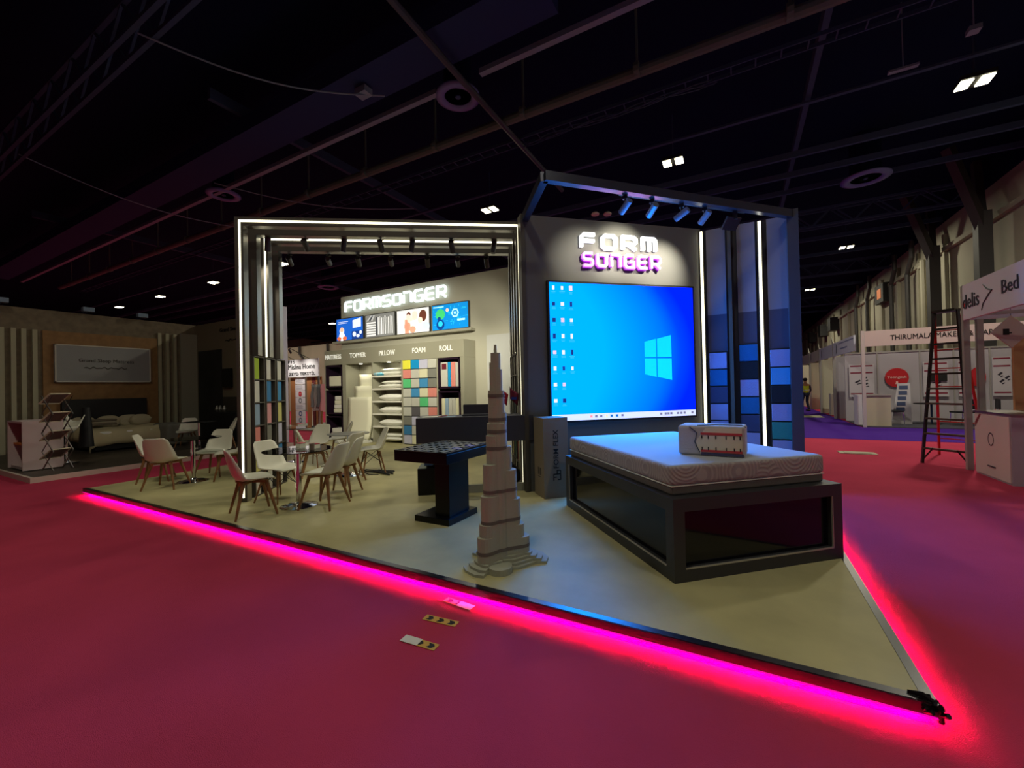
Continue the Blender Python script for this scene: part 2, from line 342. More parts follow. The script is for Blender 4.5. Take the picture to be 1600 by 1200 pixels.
for k in range(16):
    a = random.uniform(-.03, .035); b = random.uniform(-.03, .03); c = random.uniform(.03, .1)
    mb.tube([(.745+a, 2.63+b, c), (.745+a+random.uniform(-.03, .03), 2.63+b+random.uniform(-.03, .03), c+.015)], .012, 6)
mb.tube([(.67, 2.65, .105), (.72, 2.64, .11), (.77, 2.62, .085), (.775, 2.61, .02)], [.01, .018, .02, .012], 8)
wsingle('crumpled_tape', mb, mat('gloss_black_tape', S(20, 14, 16), .25), 'crumpled black tape wrapped on the platform corner tip', 'tape')
# ------------------------------------------------------------------ arch
AO = Vector((-6.1, 3.22, 0)); AU = Vector((.825, .565, 0)); AN = Vector((-.565, .825, 0)); ARZ = math.degrees(math.atan2(.565, .825))
names = ('frontmost of the four nested arch frames, with lit warm edge line', 'second nested arch frame, unlit with bright metal inner side', 'third nested arch frame, with lit warm edge line', 'rearmost nested arch frame, unlit metal')
for i in range(4):
    o = AO+AN*(.36*i)
    t = thing('arch_frame', names[i], 'arch', (o.x, o.y, .1), ARZ, 'nested arch frames of the stand')
    WD, H_, w, d = 4.04, 3.96, .11, .13
    hb = 0 if i == 0 else 2.06
    mb = MB().box(0, w, 0, d, hb, H_).box(WD-w, WD, 0, d, hb, H_).box(w, WD-w, 0, d, H_-.12, H_)
    prof_ = mb.build('profile', M_dark, t)
    mb = MB().box(w, w+.004, .005, d-.005, hb, H_-.12).box(WD-w-.004, WD-w, .005, d-.005, hb, H_-.12).box(w, WD-w, .005, d-.005, H_-.124, H_-.12)
    mb.build('inner_lining', M_alu, prof_)
    if i in (0, 2):
        z0 = .06 if i == 0 else hb
        mb = MB().box(.057, .08, -.006, .003, z0, H_-.045).box(WD-.083, WD-.055, -.006, .003, z0, H_-.045).box(.083, WD-.083, -.006, .003, H_-.073, H_-.045)
        mb.build('led_strip', M_led, prof_)
FC = {'lime green': S(170, 200, 60), 'white': S(215, 215, 205), 'pale blue': S(150, 175, 200), 'salmon pink': S(225, 140, 130), 'pale yellow': S(215, 210, 130), 'blue': S(60, 130, 185), 'rose pink': S(225, 160, 165), 'grey': S(130, 130, 122), 'sky blue': S(70, 150, 205), 'bright yellow': S(235, 230, 70), 'bright blue': S(0, 150, 215), 'lilac': S(200, 200, 225), 'light grey': S(200, 200, 190), 'green': S(90, 200, 130), 'dark grey': S(95, 92, 98), 'cream': S(225, 222, 190), 'teal green': S(40, 130, 120), 'slate': S(56, 60, 92), 'periwinkle': S(140, 142, 188), 'deep blue': S(20, 96, 150), 'black': S(16, 16, 26)}
def foam(c): return mat('foam_'+c.replace(' ', '_'), FC[c], .9, bump=(120, .4))
ordn = ['top', 'second', 'third', 'fourth', 'fifth', 'sixth', 'seventh', 'eighth', 'ninth']
def rack(o, cols, side, which, zt, wdt=.11, dpt=.30):
    rz = ARZ; sgn = 1 if side == 'left' else -1
    t = thing('foam_rack', f'tall dark rack of open cells, {which} on the {side} of the arch', 'rack', (o.x, o.y, .1), rz, 'open foam racks at the arch legs')
    h = zt-.1; nc = 6; ch = h/nc; w2 = wdt/2
    MB().box(-w2, w2, -.02, 0, 0, h).build('front_panel', M_dark, t); MB().box(-w2, w2, dpt-.02, dpt, 0, h).build('rear_panel', M_dark, t)
    MB().box(-sgn*w2, -sgn*(w2-.012), 0, dpt-.02, 0, h).build('back_panel', M_blackm, t)
    for k in range(nc+1): MB().box(-w2+.013, w2, .0, dpt-.02, k*ch, k*ch+.016).build('shelf', M_dark, t) if sgn > 0 else MB().box(-w2, w2-.013, .0, dpt-.02, k*ch, k*ch+.016).build('shelf', M_dark, t)
    for k, c in enumerate(cols):
        z = h-(k+1)*ch+.018; p = o+AU*(.01*sgn)+AN*.075
        single('foam_block', MB().box(-.035, .04, -.072, .07, 0, ch-.03), foam(c), f'{c} foam block in the {ordn[k]} cell of the {which} rack, {side} of arch', 'foam block', (p.x, p.y, .1+z), ARZ, 'foam blocks in the arch racks', bevel=.004)
LC = (('lime green', 'white', 'pale blue', 'salmon pink', 'pale yellow', 'white'), ('white', 'blue', 'rose pink', 'grey', 'pale blue', 'white'), ('white', 'sky blue', 'pale yellow', 'lilac', 'blue', 'white'))
RCc = (('white', 'light grey', 'white', 'pale blue', 'salmon pink', 'white'), ('white', 'white', 'sky blue', 'white', 'teal green', 'white'), ('light grey', 'white', 'white', 'pale yellow', 'pale yellow', 'grey'))
for i in range(3):
    rack(AO+AN*(.36*(i+1)-.1)+AU*.055, LC[i], 'left', ('nearest', 'middle', 'rearmost')[i], 2.13)
    rack(AO+AN*(.36*(i+1)-.1)+AU*(4.04-.055), RCc[i], 'right', ('nearest', 'middle', 'rearmost')[i], 2.13)
# track spots
def can(loc, target, label, group, light=None, angle=45, m=None, col=WARM, blend=.8):
    loc = Vector(loc); t = thing('track_spotlight', label, 'spotlight', loc, 0, group); d = (Vector(target)-loc).normalized()
    MB().box(-.03, .03, -.03, .03, -.04, 0).tube([(0, 0, -.04), (0, 0, -.1)], .012, 8).build('bracket', M_blackm, t)
    c = Vector((0, 0, -.13)); a, b = c-d*.1, c+d*.1
    MB().tube([a, b], .042, 16).build('can', m or mat('spot_can', S(60, 60, 66), .35, .4), t)
    if light: spot_light('spot_light', loc+b+d*.02, target, light, col, angle, blend)
    return t
for off, nm in ((.5, 'front'), (1.32, 'rear')):
    a = AO+AN*off+AU*.1; b = AO+AN*off+AU*3.94
    t = thing('track_rail', f'black {nm} lighting track under the arch beams', 'track', (a.x, a.y, 3.99)); mb = MB().bar((a.x, a.y, 4.0), (b.x, b.y, 4.0), .05, .05); mb.build('rail', M_blackm, t, world=True)
row1 = (.21, .76, 1.32, 1.88, 2.35, 2.97, 3.63); row2 = (.19, .83, 1.33, 1.88, 2.51, 3.04, 3.55)
names7 = ('first from left', 'second from left', 'third from left', 'middle', 'third from right', 'second from right', 'last at right')
for i, s in enumerate(row1):
    p = AO+AN*.5+AU*s+Vector((0, 0, 3.975)); tg = (-10+i*.9, 8.4, 1.4) if i % 2 else (-7.5+i*.6, 4.3+i*.15, .1)
    can(p, tg, f'black spotlight {names7[i]} on the front arch track', 'spotlights on the front arch track', SPOT*(1.0 if i % 2 else .9), 75 if i % 2 == 0 else 60)
for i, s in enumerate(row2):
    p = AO+AN*1.32+AU*s+Vector((0, 0, 3.975)); tg = (-11+i*.95, 9.2, 2.9 if i % 2 else 1.6)
    can(p, tg, f'black spotlight {names7[i]} on the rear arch track', 'spotlights on the rear arch track', SPOT*3.2, 62)
# ------------------------------------------------------------------ screen wall
WO = Vector((-2.68, 5.37, .1)); WU = Vector((.735, .678, 0)); WRZ = math.degrees(math.atan2(.678, .735)); WL = 2.96
M_wall = mat('screen_wall_paint', S(100, 100, 98), .65, bump=(60, .05))
w = thing('sign_wall', 'tall grey wall panel carrying the big screen and the sign', 'wall panel', WO, WRZ)
MB().box(0, WL, 0, .12, 0, 4.0).build('panel', M_wall, w); MB().box(-.06, 0, -.03, .14, 0, 4.0).build('corner_post', M_dark, w)
sw = thing('video_wall', 'large lit blue video wall showing a computer desktop', 'screen', WO, WRZ)
def disp_mat():
    m = bpy.data.materials.new('desktop_picture'); m.use_nodes = True; nt = m.node_tree; nt.nodes.clear()
    o = N(nt, 'ShaderNodeOutputMaterial'); e = N(nt, 'ShaderNodeEmission'); tc = N(nt, 'ShaderNodeTexCoord'); sx = N(nt, 'ShaderNodeSeparateXYZ')
    nt.links.new(tc.outputs['Object'], sx.inputs[0])
    # x runs .34..2.74 ; picture centre of light at x=2.1,z=1.95
    def math_(op, a, b):
        n = N(nt, 'ShaderNodeMath', operation=op)
        for i, v in enumerate((a, b)):
            if isinstance(v, (int, float)): n.inputs[i].default_value = v
            else: nt.links.new(v, n.inputs[i])
        return n.outputs[0]
    x, z = sx.outputs[0], sx.outputs[2]
    dz = math_('SUBTRACT', z, 1.98); dx = math_('SUBTRACT', x, 1.15)
    v = math_('ADD', dx, math_('MULTIPLY', math_('MULTIPLY', dz, dz), .42))
    rp = N(nt, 'ShaderNodeValToRGB'); cr = rp.color_ramp
    f = math_('DIVIDE', math_('ADD', v, .8), 2.4); nt.links.new(f, rp.inputs[0])
    cr.elements[0].position = 0; cr.elements[0].color = (0, .52, 1, 1); cr.elements[1].position = 1; cr.elements[1].color = (.0, .02, 1, 1)
    for p, c in ((.35, (0, .5, 1, 1)), (.6, (0, .33, 1, 1)), (.78, (0, .2, 1, 1)), (.9, (.0, .06, 1, 1))):
        el = cr.elements.new(p); el.color = c
    hs = N(nt, 'ShaderNodeVectorMath', operation='MULTIPLY'); hs.inputs[1].default_value = (1, 1.0, SCRB)
    nt.links.new(rp.outputs[0], hs.inputs[0]); nt.links.new(hs.outputs[0], e.inputs[0]); e.inputs[1].default_value = 1.0
    nt.links.new(e.outputs[0], o.inputs[0]); return m
SCRB = 2.2
MB().box(.31, 2.77, -.06, -.005, .97, 3.05).build('frame', M_blackm, sw)
dsp = MB().box(.34, 2.74, -.066, -.061, 1.0, 3.02).build('display', disp_mat(), sw)
def em(name, c, s=1): return mat(name, c, .5, em=c, es=s)
MB().box(.34, 2.74, -.069, -.0665, 1.0, 1.09).build('taskbar', em('taskbar_white', S(215, 225, 255), 1), dsp)
mb = MB()
# four window panes in perspective
def quad(a, b, c, d_): mb.add([(a[0], -.069, a[1]), (b[0], -.069, b[1]), (c[0], -.069, c[1]), (d_[0], -.069, d_[1])], [(0, 1, 2, 3)])
xl, xm, xr = 1.86, 2.07, 2.33
zt = lambda x: 2.16+(x-xl)*.23; zb = lambda x: 1.66-(x-xl)*.2
quad((xl, 1.925), (xm-.01, 1.925), (xm-.01, zt(xm)), (xl, zt(xl))); quad((xm+.01, 1.925), (xr, 1.925), (xr, zt(xr)), (xm+.01, zt(xm)))
quad((xl, zb(xl)), (xm-.01, zb(xm)), (xm-.01, 1.905), (xl, 1.905)); quad((xm+.01, zb(xm)), (xr, zb(xr)), (xr, 1.905), (xm+.01, 1.905))
mb.build('window_emblem', em('emblem_cyan', (.0, .62, 1), 1.1), dsp)
mb = MB(); cnt = [8, 8, 6]
for cx in range(3):
    for r in range(cnt[cx]):
        x = .40+cx*.135; z = 2.94-r*.235; mi = random.choice((0, 0, 1, 2)) if not (cx == 0 and r == 2) else 1
        hw = random.choice((.022, .026, .018)); hh = random.choice((.03, .036, .026))
        mb.add([(x-hw, -.0685, z-hh), (x+hw, -.0685, z-hh), (x+hw, -.0685, z+hh), (x-hw, -.0685, z+hh)], [(0, 1, 2, 3)], mi)
        for q in range(2):
            zz = z-hh-.025-.02*q; ww = random.uniform(.02, .045); mb.add([(x-ww, -.0685, zz-.004), (x+ww, -.0685, zz-.004), (x+ww, -.0685, zz+.004), (x-ww, -.0685, zz+.004)], [(0, 1, 2, 3)], 3)
mb.build('desktop_icons', [em('icon_white', S(235, 235, 245)), em('icon_navy', S(20, 50, 120)), em('icon_pink', S(235, 200, 220)), em('icon_label', S(60, 190, 225))], dsp)
mb = MB()
for k, (x, mi) in enumerate(((.95, 2), (1.03, 0), (1.11, 0), (1.2, 3), (1.28, 1), (1.37, 1), (1.46, 0), (2.12, 0), (2.2, 0), (2.25, 0), (2.3, 0), (2.42, 0), (2.48, 0), (2.54, 0), (2.68, 0))):
    mb.add([(x-.02, -.0705, 1.03), (x+.02, -.0705, 1.03), (x+.02, -.0705, 1.065), (x-.02, -.0705, 1.065)], [(0, 1, 2, 3)], mi)
mb.build('taskbar_icons', [em('tb_grey', S(120, 120, 150)), em('tb_blue', S(20, 110, 190)), em('tb_red', S(240, 150, 150)), em('tb_yellow', S(230, 220, 170))], dsp)
# the light the lit screen gives off
slc = WO+WU*1.54+Vector((0, 0, 2.0))+Vector((.678, -.735, 0))*.075
area_light('screen_light', slc, 2.4, 235, (.01, .26, 1), (math.radians(-90), 0, math.radians(WRZ)), sy=2.0)
sg = thing('illuminated_sign', 'lit sign reading FORM SÜNGER in white and violet above the screen', 'sign', WO, WRZ)
logo('FORM', sg, mat('sign_white', (1, 1, 1), .4, em=(.92, .97, 1), es=1.15), .84, 3.545, 2.13, 3.785, -.02, .05, .05)
logo('SUNGER', sg, mat('sign_violet', S(235, 150, 245), .4, em=S(232, 140, 244), es=.95),   .86, 3.27, 2.18, 3.49, -.02, .04, .05, back=mat('sign_violet_side', S(150, 40, 180), .4, em=S(130, 20, 170), es=.8), gap=.22)
# fin wall
FY = 7.4
fwl = thing('fin_wall', 'panelled side wall with two lit vertical lines right of the screen', 'wall panel', (.1, FY, .1))
MB().box(-.52, .8, FY, FY+.12, .1, 4.06).build('panel', mat('fin_wall_slate', S(50, 52, 64), .6), fwl, world=True)
for a, b in ((-.42, -.15), (0.01, .255), (.41, .665)):
    MB().box(a, b, FY-.03, FY, 2.69, 4.06).build('upper_panel', mat('fin_upper', S(122, 122, 138), .6), fwl, world=True)
    MB().box(a, b, FY-.03, FY, .1, 2.69).build('lower_panel', mat('fin_lower', S(62, 64, 88), .6), fwl, world=True)
MB().box(-.12, -.07, FY-.12, FY, .1, 4.06).build('fin', M_dark, fwl, world=True)
MB().box(.66, .8, FY-.16, FY+.12, .1, 4.1).build('end_post', mat('post_grey', S(62, 62, 72), .45), fwl, world=True)
M_led2 = mat('warm_led_column', (1, 1, .9), .4, em=(1, .95, .66), es=LED)
for a in (-.505, .3): 
    MB().box(a, a+.036, FY-.075, FY-.06, .1, 4.04).build('led_strip', M_led2, fwl, world=True)
    MB().box(a-.012, a+.048, FY-.06, FY, .1, 4.05).build('led_channel', M_dark, fwl, world=True)
def tilecol(x0, ztop, cols, which):
    for k, c in enumerate(cols):
        z = ztop-.27*(k+1)
        wsingle('foam_tile', MB().box(x0, x0+.245, FY-.075, FY-.032, z+.01, z+.26), foam(c), f'{c} square foam tile, {ordn[k]} in the {which} column on the fin wall', 'foam tile', 'foam tiles on the fin wall', bevel=.005)
    wsingle('tile_rail', MB().box(x0-.012, x0+.257, FY-.06, FY-.031, ztop-.27*len(cols)-.01, ztop+.012), M_blackm, f'thin black backing frame behind the {which} column of foam tiles', 'frame')
tilecol(-.41, 2.09, ('periwinkle', 'deep blue', 'slate', 'periwinkle', 'periwinkle', 'slate'), 'left')
tilecol(.01, 2.19, ('deep blue', 'black', 'periwinkle', 'deep blue', 'slate', 'periwinkle'), 'middle')
tilecol(.415, 2.09, ('periwinkle', 'sky blue', 'black', 'periwinkle', 'teal green', 'periwinkle'), 'right')
# canopy
cn = thing('canopy_frame', 'open dark metal beam frame projecting above the screen and bed', 'frame', (-1.93, 4.42, 4.0))
P1, P2, P3 = Vector((-2.66, 5.36, 4.04)), Vector((-1.93, 4.42, 4.04)), Vector((.76, 7.33, 4.04))
M_beam = mat('satin_beam', S(84, 86, 100), .25, .75)
for a, b in ((P1, P2), (P2, P3)): MB().bar(a, b, .09, .11).build('beam', M_beam, cn, world=True)
d23 = (P3-P2).normalized(); a = P2+d23*1.05; b = P2+d23*3.1
inw = Vector((-d23.y, d23.x, 0))
MB().bar(a+inw*.07-Vector((0, 0, .03)), b+inw*.07-Vector((0, 0, .03)), .04, .035).build('track', M_blackm, cn, world=True)
tgts = [(.9, 3.5), (1.5, 3.6), (1.5, 3.6), (2.2, 3.4)]
for i, (px, py) in enumerate(((-1.18, 5.27), (-.91, 5.57), (-.62, 5.94), (-.37, 6.23))):
    tg = WO+WU*tgts[i][0]; tg.z = tgts[i][1]; s = (Vector((px, py, 0))-P2).dot(d23); q = P2+d23*s+inw*.07; q.z = 3.985
    can(q, tg, f'blue-lit spotlight {("first", "second", "third", "fourth")[i]} from left on the canopy beam', 'spotlights on the canopy beam', CANOPY*(.35, .7, .5, 1.1)[i], 66, m=mat('spot_can_blue_lit', S(120, 130, 150), .35, .5), blend=1)  # blue of the screen light is put into the can colour
t = thing('flood_light', 'flat black floodlight at the right end of the canopy beam', 'floodlight', (.0, 6.6, 3.98))
MB().box(-.03, .03, -.03, .03, -.1, .02).build('bracket', M_blackm, t)
MB().box(-.12, .12, -.015, .015, -.09, .09).xf(Matrix.Translation((-.05, .02, -.14)) @ Matrix.Rotation(.8, 4, 'Z') @ Matrix.Rotation(.7, 4, 'X')).build('housing', M_blackm, t)
# ------------------------------------------------------------------ back wall
BY = 9.2
bw = thing('display_wall', 'long grey back wall carrying the white sign and four monitors', 'wall panel', (-8, BY, .1))
MB().box(-11.3, -3.2, BY, BY+.12, .1, 4.65).build('panel', mat('back_wall_paint', S(186, 184, 168), .7, bump=(60, .04)), bw, world=True)
MB().box(-5.75, -3.2, BY-.012, BY, .1, 2.98).build('lower_panel', mat('back_wall_lower', S(200, 202, 200), .7), bw, world=True, label='paler lower wall panel')
bs = thing('illuminated_sign', 'glowing white FORMSÜNGER sign high on the back wall', 'sign', (-11.05, BY, 4.1))
logo('FORMSUNGER', bs, mat('sign_cold_white', (1, 1, 1), .4, em=(.78, .95, 1), es=1.2), 0, 0, 4.08, .37, -.04, .06, .05, gap=.16)
mb = MB(); mb.box(.0, 4.08, -.035, -.02, .04, .33); 
area_light('sign_glow', (-9.0, BY-.12, 4.28), 4.1, 1.6, (.5, .8, 1), (math.radians(90), 0, 0), sy=.3)
def pic(kind):
    mb = MB(); W_, H_ = 1.2, .68; f = lambda x0, x1, z0, z1, mi: mb.add([(x0, 0, z0), (x1, 0, z0), (x1, 0, z1), (x0, 0, z1)], [(0, 1, 2, 3)], mi)
    f(0, W_, 0, H_, 0); 
    def g(x0, x1, z0, z1, mi, l=1): mb.add([(x0, -.001*l, z0), (x1, -.001*l, z0), (x1, -.001*l, z1), (x0, -.001*l, z1)], [(0, 1, 2, 3)], mi)
    def disc(cx, cz, r, mi, l=1, sx=1, n=16): mb.add([(cx+r*sx*math.cos(2*math.pi*k/n), -.001*l, cz+r*math.sin(2*math.pi*k/n)) for k in range(n)], [tuple(range(n))], mi)
    if kind == 0:
        ms = [S(25, 95, 200), S(220, 230, 245), S(240, 190, 160), S(20, 60, 140), S(240, 235, 240), S(225, 110, 60)]
        for a, b in ((.1, .3), (.33, .38)): g(.08, .55 if a < .2 else .5, .6-a*.2, .615-a*.2, 1)
        mb.add([(.75, -.001, .35), (1.12, -.001, .38), (1.12, -.001, .66), (.75, -.001, .6)], [(0, 1, 2, 3)], 1)
        g(.7, 1.2, 0, .26, 3); disc(.82, .16, .08, 1, 2); disc(.98, .1, .05, 1, 2, 1.6); disc(1.1, .2, .06, 1, 2)
        disc(.25, .3, .11, 4, 2); disc(.25, .34, .08, 2, 3); disc(.25, .12, .14, 4, 2); disc(.12, .06, .06, 5, 3, 1.6); disc(.38, .06, .06, 5, 3, 1.6)
    elif kind == 1:
        ms = [S(120, 120, 116), S(225, 225, 222), S(60, 62, 66), S(175, 175, 172)]
        for k in range(9): g(.52+k*.07, .56+k*.07, .06, .58+.03*math.sin(k*2), 1+2*(k % 2)); 
        for k in range(6): g(.04, .42, .04+k*.075, .085+k*.075, 1)
        for k in range(3): mb.add([(.03+k*.1, -.002, .5), (.1+k*.1, -.002, .5), (.3+k*.05, -.002, .66), (.22+k*.05, -.002, .66)], [(0, 1, 2, 3)], 3-k % 2)
        g(.44, .5, .04, .6, 2)
    elif kind == 2:
        ms = [S(226, 226, 222), S(235, 150, 125), S(250, 205, 190), S(96, 52, 40), S(245, 244, 244), S(190, 205, 220)]
        disc(.4, .2, .15, 1, 1, .8, 20); g(.3, .45, 0, .4, 1); disc(.44, .46, .09, 2, 2); disc(.45, .53, .08, 3, 1); disc(.68, .46, .11, 2, 2); disc(.7, .2, .17, 4, 1, .7); disc(.68, .52, .1, 2, 1)
        mb.add([(.42, -.003, .3), (.6, -.003, .36), (.58, -.003, .44), (.4, -.003, .36)], [(0, 1, 2, 3)], 2); disc(.98, .46, .17, 3, 2, .8); disc(.88, .34, .09, 2, 3); disc(.6, .1, .1, 1, 3, 1.2); disc(1.08, .15, .14, 5, 1)
    else:
        ms = [S(10, 130, 205), S(40, 190, 225), S(60, 190, 110), S(10, 60, 130), S(170, 235, 250), S(230, 190, 170)]
        rr = random.Random(3)
        for k in range(34):
            x, z = rr.uniform(.02, 1.05), rr.uniform(.02, .6)
            if k % 2: g(x, x+rr.uniform(.06, .16), z, z+.012, 1)
            else: g(x, x+.012, z, z+rr.uniform(.04, .1), 1)
        disc(.28, .42, .15, 2, 2, 1.1, 12); disc(.24, .3, .06, 3, 3); disc(.28, .14, .14, 3, 2); disc(.28, .16, .08, 1, 3); disc(.78, .42, .13, 4, 2, 1, 6); disc(.78, .42, .08, 0, 3); disc(.78, .42, .04, 4, 4); disc(.52, .52, .05, 5, 3); g(.85, 1.1, .2, .25, 4, 2); g(.04, .4, .61, .64, 4, 2)
    return mb, [mat(f'monitor_{kind}_{i}', c, .4, em=c, es=.95) for i, c in enumerate(ms)]
mlab = ('leftmost monitor, blue picture with a white bear-like toy and pillows', 'second monitor, grey picture of stacked boards', 'third monitor, picture of two embracing people and white cloth', 'rightmost monitor, blue circuit picture with green blob')
for i, x in enumerate((-11.42, -10.09, -8.79, -7.47)):
    t = thing('monitor', mlab[i], 'monitor', (x, BY-.003, 3.24), 0, 'monitors on the back wall')
    MB().box(0, 1.22, -.09, -.0, -.02, .70).build('casing', mat('monitor_casing', S(70, 70, 68), .4), t)
    mb, ms = pic(i); mb.xf(Matrix.Translation((.01, -.0925, -.005))).build('screen', ms, t)
mb = MB().box(-11.5, -6.05, BY-.12, BY-.005, 3.12, 3.18); 
wsingle('monitor_ledge', MB().box(-11.5, -6.1, BY-.2, BY, 3.13, 3.2), mat('ledge_grey', S(170, 168, 152), .6), 'long grey ledge beneath the four monitors', 'ledge')
# product shelving
SY = 8.65; SD = .52
M_sh = mat('shelving_laminate', S(158, 156, 138), .55)
M_shw = mat('shelf_white', S(238, 236, 224), .5)
ps = thing('product_shelving', 'wide grey built-in shelving with product headings along its top', 'shelving', (-8.8, SY, .1))
mb = MB().box(-11.43, -6.1, SY, BY-.02, 2.42, 2.87).box(-11.43, -6.1, BY-.05, BY-.02, .1, 2.42)
for x0, x1 in ((-11.43, -11.4), (-10.62, -10.46), (-9.37, -9.32), (-8.23, -8.17), (-6.99, -6.95), (-6.22, -6.1)): mb.box(x0, x1, SY, BY-.05, .1, 2.42)
mb.build('carcass', M_sh, ps, world=True, bevel=.004)
for w_, x0, x1 in (('MATTRESS', -11.38, -10.66), ('TOPPER', -10.27, -9.6), ('PILLOW', -9.05, -8.45), ('FOAM', -7.8, -7.35), ('ROLL', -6.87, -6.45)):
    text('heading_lettering', w_, em('heading_white', S(225, 224, 214), .6), ps, (x0+8.8, -.001, 2.5), (1, 0, 0), (0, 0, 1), x1-x0, .14, .012)
M_cell = mat('plum_black_cell', S(34, 16, 36), .45)
def cell(x0, x1, z0, z1, lb):
    mb = MB().box(x0, x1, SY-.005, BY-.06, z0, z0+.04).box(x0, x1, SY-.005, BY-.06, z1-.04, z1).box(x0, x0+.04, SY-.005, BY-.06, z0, z1).box(x1-.04, x1, SY-.005, BY-.06, z0, z1).box(x0, x1, BY-.1, BY-.06, z0, z1)
    wsingle('display_cell', mb, M_cell, lb, 'display box', 'dark display boxes in the shelving')
for k, (z0, z1) in enumerate(((1.72, 2.4), (.9, 1.65), (.12, .84))): cell(-11.38, -10.64, z0, z1, f'{("upper", "middle", "lower")[k]} plum-black display box under the MATTRESS heading')
cell(-6.93, -6.24, 1.62, 2.41, 'upper plum-black display box under the ROLL heading'); cell(-6.93, -6.24, .72, 1.55, 'lower plum-black display box under the ROLL heading')
M_cream = mat('cream_fabric', S(240, 238, 214), .85, bump=(60, .3)); M_cush = mat('white_fabric', S(240, 240, 232), .9, bump=(40, .3))
def cushion(w, d, h, n=10):
    def top(u, v, s=1):
        x, y = u*2-1, v*2-1; e = max(0, (1-abs(x)**3.0)*(1-abs(y)**3.0))**.5
        k = 1-.06*(abs(x*y))
        return (x*w/2*k, y*d/2*k, h/2+s*e*h/2)
    return MB().grid(lambda u, v: top(u, v, 1), n, n).grid(lambda u, v: top(1-u, v, -1), n, n)
def block(name, x0, x1, y0, y1, z0, z1, m, lb, cat, g=None, bevel=.02): wsingle(name, MB().box(x0, x1, y0, y1, z0, z1), m, lb, cat, g, bevel=bevel)
block('mattress_sample', -11.3, -10.75, SY+.05, SY+.4, 1.765, 2.08, M_cream, 'cream mattress sample in the upper MATTRESS display box', 'mattress sample')
for k in range(4):
    block('mattress_sample', -11.12+.02*k, -10.7, SY+.06, SY+.38, .945+k*.13, 1.065+k*.13, (M_cream, M_cush)[k % 2], f'{("lowest", "second lowest", "second highest", "topmost")[k]} sample of the stack in the middle MATTRESS display box', 'mattress sample', 'stacked samples in the mattress column')
block('mattress_sample', -11.25, -10.72, SY+.05, SY+.4, .165, .32, M_cush, 'lower white mattress slab in the bottom MATTRESS display box', 'mattress sample')
block('mattress_sample', -11.2, -10.75, SY+.05, SY+.4, .33, .46, M_cush, 'upper white mattress slab in the bottom MATTRESS display box', 'mattress sample')
# toppers leaning
for k, (xa, xb, zt_, yo, th) in enumerate(((-10.2, -9.42, 2.1, .3, .05), (-10.25, -9.42, 1.75, .2, .06), (-10.38, -9.42, 1.42, .06, .1))):
    mb = MB().grid(lambda u, v: (xa+(xb-xa)*u+(.0 if v > .1 else 0), SY+yo-.12*(1-v)**2*(k+1)/2+.02*math.sin(v*5), .2+(zt_-.2)*v), 6, 10)
    wsingle('mattress_topper', mb, M_cream, f'{("rear tallest", "middle", "front lowest")[k]} cream topper hanging under the TOPPER heading', 'topper', 'toppers under the TOPPER heading', solid=th, smooth=True)
wsingle('topper_stack', MB().box(-10.4, -9.4, SY-.5, SY+.02, .1, .16).box(-10.35, -9.45, SY-.45, SY+.0, .16, .2), M_cush, 'white folded topper slab lying on the floor before the shelving', 'topper', bevel=.01)
for k, z in enumerate((1.98, 1.62, 1.26, .9, .54)):
    MB().box(-9.32, -8.23, SY-.04, BY-.05, z, z+.045).build('shelf', M_shw, ps, world=True, label='white pillow shelf')
pz = (2.025, 1.665, 1.305, .945, .585, .16)
for k, z in enumerate(pz):
    lb = ('top', 'second', 'third', 'fourth', 'fifth', 'bottom')[k]
    c = cushion(.9, .44, .19 if k in (2, 3, 4) else .12); single('pillow', c, M_cush, f'white pillow resting on the {lb} level under the PILLOW heading', 'pillow', (-8.74, SY+.24, z), 0, 'pillows on the shelves', smooth=True)
    if k in (0, 1, 5): single('pillow', cushion(.76, .42, .1), M_cush, f'upper white pillow stacked on the {lb} level under the PILLOW heading', 'pillow', (-8.7, SY+.25, z+.115), 2, 'pillows on the shelves', smooth=True)
single('pillow', cushion(.36, .2, .1), mat('teal_print_fabric', S(70, 180, 215), .8, noise=(9, .5, S(220, 235, 235))), 'teal patterned small pillow at left of the top pillow shelf', 'pillow', (-9.1, SY+.03, 2.026), 6, smooth=True)
area_light('shelf_downlight', (-9.95, SY+.2, 2.40), .1, 2.2, WARM); area_light('shelf_downlight', (-8.8, SY+.15, 2.40), .1, 2.0, WARM)
for x, lb in ((-9.95, 'small lit downlight inside the TOPPER bay'), (-8.8, 'small lit downlight inside the PILLOW bay')):
    wsingle('downlight', MB().lathe([(.05, 0), (.05, .012)], (x, SY+.12, 2.405), 16), mat('downlight_glow', (1, 1, 1), .5, em=(1, .97, .85), es=4), lb, 'downlight')
# foam swatches
rows = ['bright yellow,bright blue,lilac,light grey', 'salmon pink,light grey,cream,grey', 'green,light grey,sky blue,grey', 'light grey,sky blue,cream,salmon pink', 'light grey,light grey,green,light grey',
        'light grey,dark grey,light grey,salmon pink', 'grey,lilac,light grey,cream', 'blue,light grey,light grey,light grey', 'lilac,cream,white,light grey']
MB().box(-8.17, -6.99, SY+.03, SY+.06, .1, 2.42).build('swatch_backing', M_blackm, ps, world=True)
colw = ('first', 'second', 'third', 'fourth')
for r, s in enumerate(rows):
    for c, nm in enumerate(s.split(',')):
        x0 = -8.15+c*.294; z1 = 2.41-r*.256
        wsingle('foam_swatch', MB().box(x0, x0+.272, SY-.02, SY+.028, z1-.238, z1), foam(nm), f'{nm} foam swatch, {colw[c]} column, {ordn[r]} row of the FOAM grid', 'foam swatch', 'foam swatches under the FOAM heading', bevel=.006)
